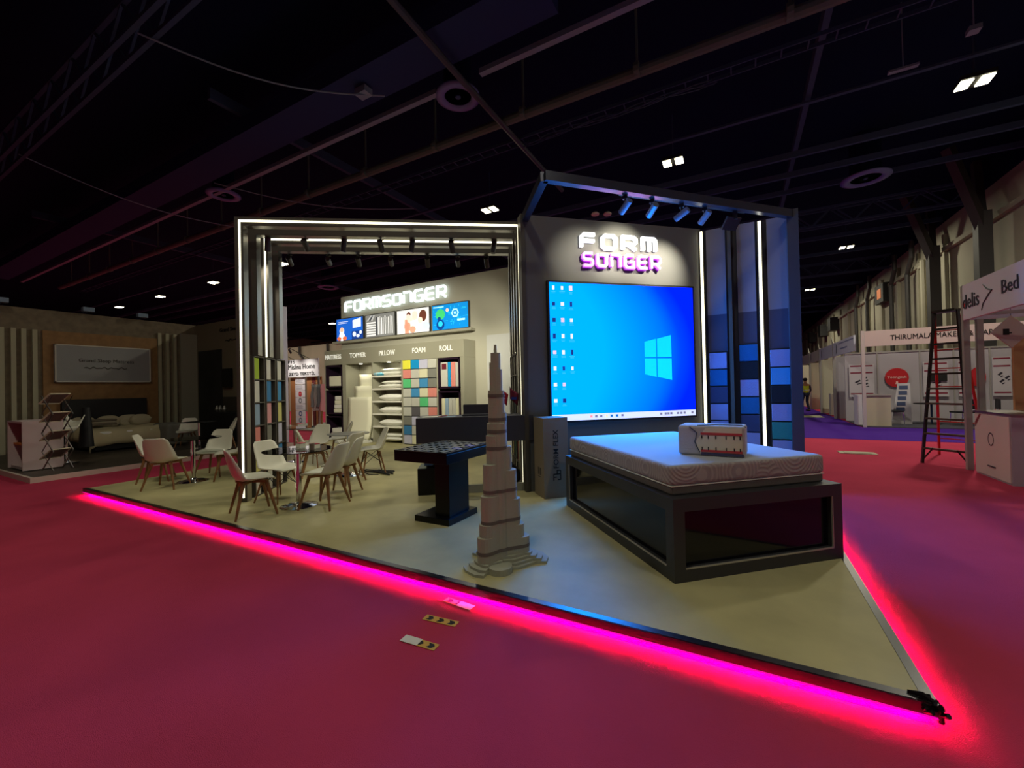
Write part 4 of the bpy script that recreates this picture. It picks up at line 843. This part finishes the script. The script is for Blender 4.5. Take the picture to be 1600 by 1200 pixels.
for k in range(4):
    z0, z1 = .02+k*.38, .02+(k+1)*.38
    s_ = 1 if k % 2 == 0 else -1
    for y in (-.17, .17): MB().bar((s_*-.14, y, z0), (s_*.14, y, z1), .018, .018).bar((s_*.14, y, z0), (s_*-.14, y, z1), .012, .012).build('scissor_arm', M_alu, t)
    mb = MB(); zc = z1; a, b2 = Vector((-.2, 0, zc-.16)), Vector((.08, 0, zc+.04))
    for y in (-.17, .17): mb.bar((a.x, y, a.z), (b2.x, y, b2.z), .025, .02)
    mb.bar((a.x, -.17, a.z), (a.x, .17, a.z), .025, .02).bar((b2.x, -.17, b2.z), (b2.x, .17, b2.z), .025, .02); mb.build('tray_frame', mat('cream_frame', S(210, 205, 180), .4), t)
    MB().add([(a.x, -.16, a.z), (a.x, .16, a.z), (b2.x, .16, b2.z), (b2.x, -.16, b2.z)], [(0, 1, 2, 3)]).build('tray_panel', mat('smoky_acrylic', S(120, 104, 98), .3), t, solid=.004)
t = thing('bar_stool', 'chrome bar stool with cream scoop seat by the made bed', 'stool', (-13.7, 3.5, .1), 30)
MB().lathe([(.21, 0), (.21, .012), (.08, .04), (.03, .07)], n=28).build('base', M_chrome, t); MB().tube([(0, 0, .05), (0, 0, .66)], .024, 12).build('pole', M_chrome, t)
MB().grid(lambda u, v: ((u*2-1)*.2, -.2+.42*v, .68+.14*abs(u*2-1)**3+(.26*max(0, v-.65)/.35)), 10, 10).build('seat', M_white, t, smooth=True, solid=.02)
wsingle('coat', MB().grid(lambda u, v: (-13.95+.18*math.cos(2*math.pi*u)*(.5+v*.5), 3.9+.14*math.sin(2*math.pi*u)*(.5+.5*v), 1.35-.95*v), 14, 8), M_blackm, 'black draped garment beside the bar stool', 'coat', smooth=True)
place(wood, -14.3, 6.15, 130, 'pink-white shell chair on the bedroom platform', z=.08, grp='chairs on the bedroom platform')
place(wood, -12.9, 6.5, 200, 'side-on shell chair on the bedroom platform near the post', z=.08, grp='chairs on the bedroom platform')
gtable(-13.5, 6.1, 'dark round table on the bedroom platform', z=.08, top=M_blackm)
for k, y in enumerate((2.0, 3.2, 4.9, 6.2)):
    t = thing('wall_washer', f'small pale floodlight {("first", "second", "third", "fourth")[k]} from left atop the bedroom wall', 'floodlight', (-17.4, y, 4.15), 0, 'floodlights atop the bedroom wall')
    MB().box(-.25, .05, -.02, .02, 0, .05).build('arm', M_steel, t); MB().box(.05, .22, -.13, .13, .03, .16).build('housing', M_rail, t, bevel=.01)
# ------------------------------------------------------------------ textile stand behind the arch
MY = 12.0
t = thing('textile_booth', 'white fascia board reading Mislina Home ZEYD TEKSTIL on posts', 'booth', (-17.4, MY, 0))
fsc = MB().box(-18.55, -16.28, MY, MY+.06, 2.3, 3.1).build('fascia', mat('lilac_white_board', S(206, 204, 220), .6), t, world=True)
for x in (-18.55, -16.35): MB().box(x, x+.07, MY, MY+.07, 0, 2.3).build('post', M_alu, t, world=True)
text('fascia_number', 'F15', M_ink, fsc, (-1.0, -.01, 2.94), (1, 0, 0), (0, 0, 1), .5, .12, .01)
text('fascia_name', 'Mislina Home', M_ink, fsc, (-1.0, -.01, 2.66), (1, 0, 0), (0, 0, 1), 1.9, .22, .01); text('fascia_subtitle', 'ZEYD TEKSTİL', M_ink, fsc, (-.95, -.01, 2.38), (1, 0, 0), (0, 0, 1), 1.85, .17, .01)
MB().box(-18.5, -16.3, MY+2.0, MY+2.06, 0, 2.3).build('back_panel', M_grey, t, world=True)
for x0, x1, c in ((-18.5, -18.1, S(150, 98, 62)), (-17.3, -16.95, S(150, 98, 62)), (-16.93, -16.72, S(96, 30, 36)), (-16.68, -16.3, S(142, 96, 60))):
    wsingle('wood_panel', MB().box(x0, x1, MY+.15, MY+.2, 0, 2.28), mat('brown_panel' if c[1] > .1 else 'maroon_panel', c, .6), ('brown' if c[1] > .1 else 'maroon')+f' upright panel, {("first", "second", "narrow third", "last")[(-18.5, -17.3, -16.93, -16.68).index(x0)]} from left under the textile fascia', 'panel', 'upright panels under the textile fascia')
MB().box(-19, -15, 11, 14, 0, .05).build('booth_floor', M_grey, t, world=True)  # grey floor added to keep red carpet bounce off the posters
pst = ('plain text', 'small grey picture', 'red disc', 'grey ring', 'lined text', 'blue ring', 'half ring')
for k, nm in enumerate(pst):
    z1 = 2.26-k*.30; t = thing('poster', f'white poster with {nm}, {ordn[k]} in the poster column', 'poster', (-17.72, MY+.1, z1-.28), 0, 'posters in the poster column')
    MB().box(-.35, .35, 0, .015, 0, .28).build('sheet', mat('poster_white', S(206, 202, 218), .6), t)
    if nm in ('red disc', 'grey ring', 'blue ring', 'half ring'):
        n = 20; c = {'red disc': S(180, 40, 60), 'grey ring': S(110, 112, 125), 'blue ring': S(60, 70, 130), 'half ring': S(110, 112, 135)}[nm]; r0 = 0 if nm == 'red disc' else .07
        mb = MB().add([(r*math.cos(2*math.pi*i/n), -.004, .14+r*math.sin(2*math.pi*i/n)) for r in (.12, max(r0, .001)) for i in range(n)], [(i, (i+1) % n, n+(i+1) % n, n+i) for i in range(n)])
        if nm == 'red disc': mb.add([(-.06, -.006, .13), (.06, -.006, .13), (.06, -.006, .155), (-.06, -.006, .155)], [(0, 1, 2, 3)], 1)
        mb.build('mark', [mat('mark_'+nm.replace(' ', '_'), c, .6), M_white], t)
    else:
        mb = MB(); [mb.box(-.28, .2-.05*(i % 2), -.004, 0, .06+i*.05, .075+i*.05) for i in range(4)]; mb.build('mark', mat('mark_text', S(150, 150, 170), .7), t)
for k, x in enumerate((-18.0, -16.9)):  # pair of spotlights added to brighten the textile booth
    q = can((x, MY-.9, 3.5), (x, MY+.05, 1.9), f'{("left", "right")[k]} added arm spotlight on the textile fascia', 'added arm spotlights on the textile fascia', 90, 110, blend=1)
    MB().bar((0, 0, 0), (0, .92, -.4), .02, .02).build('arm', M_blackm, q)
t = thing('clothes_rail', 'white rail with hanging pale garments beside the textile stand', 'clothes rail', (-15.9, 11.4, 0))
MB().tube([(0, 0, 0), (0, 0, 1.95), (.5, 0, 2.05), (1.0, 0, 1.95), (1.0, 0, 0)], .025, 8).build('rail', M_white, t)
for k in range(4):
    c = (S(150, 158, 165), S(190, 188, 190), S(130, 140, 150), S(210, 150, 160))[k]
    wsingle('hanging_garment', MB().grid(lambda u, v: (-15.75+k*.2+(.05+.04*v)*math.cos(2*math.pi*u), 11.4+(.14+.05*v)*math.sin(2*math.pi*u)+.02*math.sin(9*v+k), 1.92-(.95+.15*(k % 2))*v), 12, 8), mat(f'garment{k}', c, .9), f'{("grey-blue", "pale grey", "slate", "pink")[k]} garment hanging on the white rail', 'garment', 'garments on the white rail', smooth=True)
t = thing('pale_partition', 'pale partition wall with dark pipes far behind the textile stand', 'wall panel', (-34, 22, 0))
MB().box(-46, -22, 22, 22.2, 0, 5.4).build('panel', M_hwall, t, world=True)
for x in (-42, -38.5, -35, -31.5, -28): MB().tube([(x-.5, 21.85, 5.4), (x-.5, 21.85, 4.8), (x, 21.85, 4.3), (x, 21.85, 0)], .1, 8).build('pipe', M_dpipe, t, world=True)
# ------------------------------------------------------------------ right hand shell scheme
M_booth = mat('booth_panel', S(178, 172, 182), .6); M_post = mat('booth_aluminium', S(175, 172, 170), .4, .3)
M_fas = mat('fascia_white', S(205, 200, 215), .5)
# near booth
t = thing('shell_booth', 'near booth with white fascia reading delis Bed at the right edge', 'booth', (3.5, 10.1, 0))
fsc = MB().box(3.44, 3.5, 5.5, 10.119, 2.6, 3.2).box(3.521, 6.5, 10.14, 10.19, 2.6, 3.2).build('fascia', mat('fascia_lavender', S(214, 210, 228), .5), t, world=True)
MB().box(3.44, 3.52, 10.12, 10.2, 0, 3.205).build('corner_post', M_post, t, world=True); MB().box(3.6, 3.68, 10.1, 10.18, 0, 2.6).build('inner_post', M_post, t, world=True)
[MB().bar((3.52, y, 2.62), (6.5, y, 2.62), .05, .05).build('roof_bar', M_post, t, world=True) for y in (7, 8.4, 9.5)]
text('fascia_name', 'delis', mat('grey_letter', S(60, 60, 75), .5), fsc, (-.062, -.0, 2.78), (0, -1, 0), (0, 0, 1), .55, .24, .008)
text('fascia_word', 'Bed', mat('grey_letter', S(60, 60, 75), .5), fsc, (-.062, -1.22, 2.83), (0, -1, 0), (0, 0, 1), .42, .2, .008)
mb = MB(); pts = [(-.065, -.62, 2.68), (-.065, -.68, 2.78), (-.065, -.86, 2.9), (-.065, -.95, 2.94), (-.065, -.8, 2.99), (-.065, -.68, 3.08)]; mb.tube(pts, [.004, .008, .012, .016, .01, .006], 6); mb.build('arrow_flourish', mat('grey_letter', S(60, 60, 75), .5), fsc)
MB().box(-.064, -.062, -.07, -.02, .24, .3).xf(Matrix.Translation((0, 0, 2.58))).build('red_dot', mat('red_dot', S(210, 60, 60), .5), fsc)
t = thing('booth_counter', 'white counter with round emblem at the near right booth', 'counter', (3.5, 9.4, 0))
MB().box(3.48, 4.05, 8.86, 9.92, 0, 1.02).build('cabinet', mat('counter_lilac', S(180, 172, 188), .5), t, world=True); MB().box(3.46, 4.07, 8.84, 9.94, 1.02, 1.05).build('worktop', M_alu, t, world=True)
MB().box(3.465, 3.48, 8.88, 9.9, .03, 1.0).build('front_panel', mat('pink_white_print', S(212, 196, 198), .5), t, world=True)
n = 24; MB().add([(3.462, 9.4+r*math.cos(2*math.pi*i/n), .62+r*1.25*math.sin(2*math.pi*i/n)) for r in (.085, .07) for i in range(n)], [(i, (i+1) % n, n+(i+1) % n, n+i) for i in range(n)]).build('ring_emblem', mat('grey_letter', S(60, 60, 75), .5), t, world=True)
MB().add([(3.462, 9.88, .78), (3.462, 9.88, .86), (3.462, 9.74, 1.0), (3.462, 9.68, 1.0)], [(0, 1, 2, 3)]).build('corner_ribbon', mat('ribbon_red', S(130, 50, 60), .6), t, world=True)
MB().box(3.455, 3.463, 9.28, 9.5, .18, .2).build('printed_line', mat('grey_letter', S(60, 60, 75), .5), t, world=True)
wsingle('cardboard_panel', MB().box(4.1, 5.6, 10.3, 10.36, .9, 2.3), mat('tan_cardboard', S(196, 156, 110), .8), 'plain tan cardboard panel behind the white counter', 'panel')
t = thing('hanging_sign', 'white diamond-shaped hanging sign with black emblem', 'sign', (3.98, 10.05, 2.35), 12)
MB().box(-.19, .19, -.01, .01, -.19, .19).xf(Matrix.Rotation(math.radians(45), 4, 'Y') ).build('board', mat('sign_cream', S(206, 196, 186), .5), t)
MB().box(-.11, -.03, -.015, -.011, -.05, .05).box(-.09, .0, -.016, -.011, -.03, -.01).build('emblem', M_ink, t)
MB().box(-.003, .003, -.003, .003, .25, .4).build('hook', M_steel, t)
# corner booth at the cross aisle
FX, FY2 = 3.64, 18.0
t = thing('shell_booth', 'corner booth with pink-white fascia reading THIRUMALA MAKERS & MARKETERS', 'booth', (FX, FY2, 0))
fsc = MB().box(FX+.091, 8.8, FY2, FY2+.05, 2.72, 3.24).build('fascia', mat('fascia_pink', S(212, 190, 192), .5), t, world=True)
MB().box(FX, FX+.09, FY2, FY2+.09, 0, 3.26).build('corner_post', mat('post_pinkwhite', S(205, 192, 196), .4), t, world=True)
text('fascia_name', 'THIRUMALA MAKERS & MARKETERS', M_ink, fsc, (.75, -.006, 2.9), (1, 0, 0), (0, 0, 1), 3.0, .16, .006); text('fascia_number', '91', M_ink, fsc, (4.05, -.006, 2.9), (1, 0, 0), (0, 0, 1), .2, .16, .006)
MB().box(FX, 8.8, 20.6, 20.66, 0, 2.62).build('back_panel', M_booth, t, world=True); MB().box(FX, 8.8, 18.05, 20.6, .0, .03).build('booth_floor', mat('booth_floor_grey', S(70, 70, 84), .7), t, world=True)
for x in (4.6, 5.8, 6.7, 7.6): MB().box(x, x+.04, 20.56, 20.62, 0, 2.62).build('panel_post', M_post, t, world=True)
mb = MB(); mb.bar((FX, 20.6, 2.64), (8.8, 20.6, 2.64), .06, .06); mb.build('top_rail', M_post, t, world=True)
def elli(cx, cz, rx, rz, y, name, m, lb):
    n = 30; mb = MB().add([(cx+rx*math.cos(2*math.pi*i/n), y+s, cz+rz*math.sin(2*math.pi*i/n)) for s in (0, .02) for i in range(n)], [tuple(range(n)), tuple(range(2*n-1, n-1, -1))]+[(i, n+i, n+(i+1) % n, (i+1) % n) for i in range(n)])
    o = wsingle(name, mb, m, lb, 'sign'); return o
M_red = mat('disc_red', S(190, 24, 38), .6)
el = thing('round_sign', 'red round sign with pale lettering on the corner booth wall', 'sign', (5.16, 20.55, 1.66))
n = 30; MB().add([(.34*math.cos(2*math.pi*i/n), s, .36*math.sin(2*math.pi*i/n)) for s in (-.02, 0) for i in range(n)], [tuple(range(n)), tuple(range(2*n-1, n-1, -1))]+[(i, n+i, n+(i+1) % n, (i+1) % n) for i in range(n)]).build('disc', M_red, el)
text('sign_lettering', 'Yoongzuk', mat('disc_letter', S(235, 190, 190), .6), el, (-.28, -.028, -.05), (1, 0, 0), (0, 0, 1), .56, .12, .006, bold=.01)
MB().box(-.03, .03, -.028, -.021, -.22, -.14).box(-.05, .05, -.028, -.021, -.24, -.22).build('small_mark', mat('disc_letter', S(235, 190, 190), .6), el)
elli(7.3, 1.62, .2, .34, 20.52, 'round_sign', M_red, 'second red round sign partly behind the booth column')
def wposter(x0, x1, z0, z1, lb, y=20.5):
    t = thing('wall_poster', lb, 'poster', ((x0+x1)/2, y, z0), 0, 'product posters in the corner booth'); w_ = x1-x0; h = z1-z0
    MB().box(-w_/2, w_/2, 0, .01, 0, h).build('sheet', mat('poster_lilac', S(196, 190, 200), .6), t)
    for z in (h-.06, h-.32, .12): MB().box(-w_*.45, w_*.45, -.004, 0, z-.025, z+.025).build('print_band', mat('print_maroon', S(130, 30, 60), .6), t)
    mb = MB(); rr = random.Random(int(x0*10))
    for k in range(3):
        cx = rr.uniform(-.3, .2)*w_; cz = h*(.35+.15*k*.6); mb.bar((cx, -.004, cz), (cx+.2*w_, -.004, cz+.09), .005, .06).bar((cx+.05, -.004, cz-.06), (cx+.25*w_, -.004, cz-.02), .005, .03)
    mb.build('print_tool', mat('print_dark', S(50, 46, 60), .6), t)
wposter(3.75, 4.5, .95, 2.2, 'left product poster in the corner booth with maroon bands'); wposter(5.88, 6.55, .95, 2.2, 'middle product poster behind the ladder'); wposter(6.8, 7.1, .95, 2.2, 'narrow product poster right of the ladder'); wposter(7.65, 8.1, .95, 2.3, 'product poster seen under the near booth fascia')
wsingle('poster_screen', MB().box(6.05, 6.5, 20.44, 20.49, 1.5, 1.75), M_blackm, 'small black screen on the booth wall behind the ladder', 'screen')
t = thing('booth_counter', 'small cream counter at the entrance of the corner booth', 'counter', (4.15, 18.6, .03))
MB().box(-.4, .3, -.25, .25, 0, 1.02).build('cabinet', mat('cream_cabinet', S(200, 190, 168), .5), t); MB().box(-.43, .33, -.28, .28, 1.02, 1.06).build('worktop', M_post, t); MB().box(-.6, -.42, -.22, .22, .02, 1.06).build('leaflet_side', mat('leaf_white', S(215, 212, 220), .5), t)
t = thing('rollup_banner', 'leaning white banner stand with blue pictures', 'banner', (5.0, 19.4, .03))
MB().add([(-.3, 0, 0), (.25, 0, 0), (.28, .25, 1.42), (-.05, .25, 1.42)], [(0, 1, 2, 3)]).build('banner_sheet', mat('banner_white', S(205, 202, 212), .6), t, solid=.01)
mb = MB()
for k in range(5): z = .45+k*.19; yy = .25*z/1.42-.012; x0 = -.3+.25*z/1.42; mb.box(x0+.07, x0+.3, yy-.004, yy, z, z+.13)
mb.build('picture', mat('banner_blue', S(84, 100, 140), .6), t)
t = thing('booth_table', 'dark round table in the corner booth', 'table', (5.75, 19.4, .03)); MB().lathe([(.45, 0), (.45, .03)], (0, 0, .7), 24).build('tabletop', M_blackm, t); MB().tube([(0, 0, .02), (0, 0, .7)], .03, 8).build('pole', M_steel, t); MB().lathe([(.25, 0), (.2, .03)], n=20).build('base', M_blackm, t)
def bchair(x, y, rz, lb):
    t = thing('visitor_chair', lb, 'chair', (x, y, .03), rz, 'black chairs in the corner booth')
    MB().box(-.22, .22, -.22, .2, .43, .48).build('seat', M_blackm, t, bevel=.015); MB().box(-.22, .22, -.25, -.2, .55, .88).build('backrest', M_blackm, t, bevel=.02)
    for sx in (-.2, .2):
        MB().tube([(sx, .2, 0), (sx, .16, .45)], .012, 6).build('leg', M_chrome, t); MB().tube([(sx, -.28, 0), (sx, -.2, .45), (sx, -.23, .85)], .012, 6).build('leg', M_chrome, t)
bchair(4.75, 19.3, -80, 'black visitor chair beside the cream counter'); bchair(6.35, 18.95, 30, 'black visitor chair seen between ladder rungs'); bchair(6.95, 19.0, 80, 'black visitor chair nearest the booth column')
# row of booths down the aisle
lbls = ('first white booth beyond the corner booth, blue swirl on fascia', 'second white booth down the right aisle', 'third white booth down the right aisle', 'fourth white booth down the right aisle', 'fifth white booth down the right aisle', 'last small booth down the right aisle')
for k, lb in enumerate(lbls):
    y0 = 18.6+k*3.4 if k else 18.2; y1 = 22+k*3.4; x = 3.5
    t = thing('shell_booth', lb, 'booth', (x, y0, 0), 0, 'booths down the right aisle')
    MB().box(x, x+.05, y0+.1, y1-.05, 2.62, 3.16).build('fascia', mat('fascia_bluewhite' if k < 2 else 'fascia_cream', S(200, 204, 222) if k < 2 else S(206, 204, 186), .5), t, world=True)
    MB().box(x-.02, x+.07, y1-.1, y1, 0, 3.2).build('post', M_post, t, world=True)
    if k: MB().box(x, 6.6, y0+.05, y0+.1, 0, 2.62).build('side_panel', mat('booth_cream', S(214, 210, 188), .6) if k > 1 else M_booth, t, world=True)
    if k: MB().box(6.6, 6.66, y0, y1, 0, 2.62).build('back_panel', mat('booth_cream2', S(204, 202, 184), .6), t, world=True)
    if k == 0: MB().box(-.006, 0, (y1-y0)*.3, (y1-y0)*.62, 2.82, 2.87).box(-.006, 0, (y1-y0)*.03, (y1-y0)*.7, 3.04, 3.075).build('faint_print', mat('fascia_letter_blue', S(120, 130, 165), .6), t)
    n = 14; cy = (y1-y0)*.82; vs = [(-.012, cy-.16*math.cos(-1.3+2.6*i/n), 2.89+.2*math.sin(-1.3+2.6*i/n)) for i in range(n+1)]+[(-.012, cy-.08*math.cos(1.3-2.6*i/n), 2.89+.18*math.sin(1.3-2.6*i/n)) for i in range(n+1)]
    MB().add(vs, [(i, i+1, 2*n-i, 2*n+1-i) for i in range(n)]).build('crescent_mark', mat('navy_mark', S(30, 36, 80), .6), t)
    mb = MB().add([(x-.03, y1-.5, 3.16), (x-.03, y1, 3.16), (x-.03, y1-.04, 3.45), (x-.03, y1-.25, 3.22)], [(0, 1, 2, 3)]); mb.build('fascia_crest', mat('fascia_cream', S(206, 204, 186), .5), t, world=True, solid=.02)
wsingle('leaflet_stand', MB().box(3.75, 4.1, 22.4, 22.5, 0, 1.5).box(3.74, 4.11, 22.38, 22.42, .3, .34).box(3.74, 4.11, 22.38, 22.42, .8, .84), M_post, 'grey leaflet stand in the first aisle booth', 'stand')
wsingle('white_pedestal', MB().box(3.7, 4.2, 24.0, 24.5, 0, 1.0), mat('pedestal_cream', S(206, 204, 190), .5), 'short white pedestal in the second aisle booth', 'pedestal'); wsingle('white_pedestal', MB().box(3.75, 4.3, 25.6, 26.1, 0, 1.05), mat('pedestal_cream', S(206, 204, 190), .5), 'taller white pedestal farther down the aisle', 'pedestal')
wsingle('floor_grille', MB().box(1.9, 2.55, 11.45, 11.8, 0, .012).box(2.0, 2.45, 11.5, 11.75, .012, .02), mat('grille_beige', S(170, 160, 140), .6), 'flat beige panel lying on the red aisle carpet', 'floor panel')
wsingle('floor_sheet', MB().box(2.2, 3.2, 22.3, 23.4, .006, .02), mat('sheet_olive', S(170, 168, 130), .7), 'pale flat sheet lying on the purple aisle carpet', 'floor sheet')
# ladder
t = thing('step_ladder', 'tall open step ladder, dark front frame and red rear frame', 'ladder', (3.3, 10.6, 0))
A, B_ = Vector((3.02, 10.70, 0)), Vector((3.51, 10.23, 0)); e = (B_-A).normalized(); nrm = Vector((.45, .89, 0))
top = (A+B_)/2+nrm*.42+Vector((0, 0, 2.87)); Ta, Tb = top-e*.17, top+e*.17
M_lad = mat('ladder_dark', S(44, 38, 38), .4, .3); M_lr = mat('ladder_red', S(190, 34, 30), .45)
for p, q in ((A, Ta), (B_, Tb)): MB().bar(p, q, .035, .07).build('front_rail', M_lad, t, world=True)
for k in range(1, 10):
    f = k/10.2; p, q = A.lerp(Ta, f), B_.lerp(Tb, f); MB().bar(p, q, .08, .035).build('rung', mat('rung_metal', S(96, 88, 88), .35, .6) if k < 6 else M_lad, t, world=True)
MB().bar(Ta, Tb, .2, .05).build('top_cap', M_lad, t, world=True)
A2, B2 = A+nrm*1.45-e*.02, B_+nrm*1.45+e*.02; A2.z = B2.z = 0
for p, q in ((A2, Ta), (B2, Tb)): MB().bar(p, q, .03, .05).build('rear_rail', M_lr, t, world=True)
mb = MB()
for k in range(1, 8): f = k/8; mb.bar(A2.lerp(Ta, f), B2.lerp(Tb, f), .02, .02)
mb.build('rear_brace', M_lr, t, world=True)
MB().bar(A.lerp(Ta, .02), A.lerp(B_, .25)+Vector((0, 0, .3)), .02, .02).bar(B_.lerp(Tb, .02), A.lerp(B_, .75)+Vector((0, 0, .3)), .02, .02).build('foot_brace', M_lad, t, world=True)
# tape strips
def tape(x, y, lb, white=None, rz=8):
    t = thing('floor_tape', lb, 'tape', (x, y, .0), rz, 'hazard tape strips on the red carpet')
    MB().box(-.13, .13, -.032, .032, .001, .004).build('strip', mat('hazard_yellow', S(205, 160, 60), .5), t)
    mb = MB()
    for k in range(3):
        c = -.085+k*.085
        if white == 'l' and k == 0: continue
        mb.add([(c-.025, -.022, .0045), (c+.012, -.022, .0045), (c+.03, 0, .0045), (c+.012, .022, .0045), (c-.025, .022, .0045), (c-.01, 0, .0045)], [(0, 1, 2, 5), (5, 2, 3, 4)])
    mb.build('chevron', M_ink, t)
    if white: MB().box(-.13 if white == 'l' else .0, 0.0 if white == 'l' else .13, -.034, .034, .004, .006).build('white_patch', M_white, t)
tape(-1.87, 2.52, 'hazard tape strip nearest the pink glowing edge', 'r', -4); tape(-1.85, 2.28, 'middle hazard tape strip with three black chevrons', None, 6); tape(-1.81, 2.02, 'hazard tape strip farthest from the stand, half white', 'l', 4)
# ------------------------------------------------------------------ person in the far aisle
def skin(name, verts, edges, radii, m, parent, root=0):
    me = bpy.data.meshes.new(name); me.from_pydata(verts, edges, []); o = bpy.data.objects.new(name, me); COL.objects.link(o); o.parent = parent; me.materials.append(m)
    s_ = o.modifiers.new('skin', 'SKIN'); s_.use_smooth_shade = True
    for i, r in enumerate(radii):
        sv = me.skin_vertices[0].data[i]; r = r if isinstance(r, tuple) else (r, r); sv.radius = r; sv.use_root = (i == root)
    q = o.modifiers.new('sub', 'SUBSURF'); q.levels = 1; q.render_levels = 2; return o
pr = thing('person', 'person in yellow hi-vis vest and dark trousers walking in the aisle', 'person', (3.1, 27.2, .006), 20)
M_skin = mat('skin', S(170, 120, 95), .6); M_tro = mat('dark_trousers', S(34, 40, 66), .8); M_vest = mat('hi_vis_yellow', S(205, 220, 40), .6); M_hair = mat('dark_hair', S(24, 20, 20), .8)
V = [(0, 0, .95), (0, 0, 1.15), (0, 0, 1.38), (0, .0, 1.5), (0, .02, 1.6), (.19, 0, 1.40), (.25, -.02, 1.13), (.24, .1, .9), (-.19, 0, 1.40), (-.26, .02, 1.13), (-.25, .06, .88), (.1, 0, .9), (.11, .08, .5), (.12, -.08, .08), (.12, .06, .03), (-.1, 0, .9), (-.11, .14, .5), (-.12, .26, .08), (-.12, .38, .04), (.24, .14, .82), (-.25, .1, .8), (0, .03, 1.72)]
E = [(0, 1), (1, 2), (2, 3), (3, 4), (4, 21), (2, 5), (5, 6), (6, 7), (7, 19), (2, 8), (8, 9), (9, 10), (10, 20), (0, 11), (11, 12), (12, 13), (13, 14), (0, 15), (15, 16), (16, 17), (17, 18)]
Rr = [(.13, .1), (.12, .09), (.15, .1), .055, .085, .06, .042, .032, .06, .042, .032, .085, .06, .042, .04, .085, .06, .042, .04, .03, .03, .07]
skin('body', V, E, Rr, M_skin, pr)
idx = [0, 11, 12, 13, 15, 16, 17]; skin('trousers', [V[i] for i in idx], [(0, 1), (1, 2), (2, 3), (0, 4), (4, 5), (5, 6)], [(.145, .12), .098, .074, .06, .098, .074, .06], M_tro, pr)
skin('vest', [(0, 0, .9), V[1], V[2], (0, 0, 1.46), (.16, 0, 1.4), (-.16, 0, 1.4)], [(0, 1), (1, 2), (2, 3), (2, 4), (2, 5)], [(.17, .13), (.155, .12), (.17, .125), .085, .08, .08], M_vest, pr)
skin('sleeves', [V[5], V[6], (.24, .06, .98)], [(0, 1), (1, 2)], [.068, .052, .042], M_tro, pr); skin('sleeves', [V[8], V[9], (-.25, .04, .98)], [(0, 1), (1, 2)], [.068, .052, .042], M_tro, pr)
MB().lathe([(.05, .02), (.1, .08), (.1, .14), (.06, .19), (.01, .2)], (0, .0, 1.58), 14).build('hair', M_hair, pr, smooth=True)
MB().lathe([(.176, 0), (.176, .05)], (0, 0, 1.08), 20).xf(Matrix.Scale(.8, 4, (0, 1, 0))).build('reflective_band', mat('silver_band', S(210, 210, 210), .3, .4), pr)
MB().box(.06, .17, -.14, .14, 0, .07).box(-.18, -.07, .22, .5, 0, .07).build('shoe', M_blackm, pr, bevel=.02)
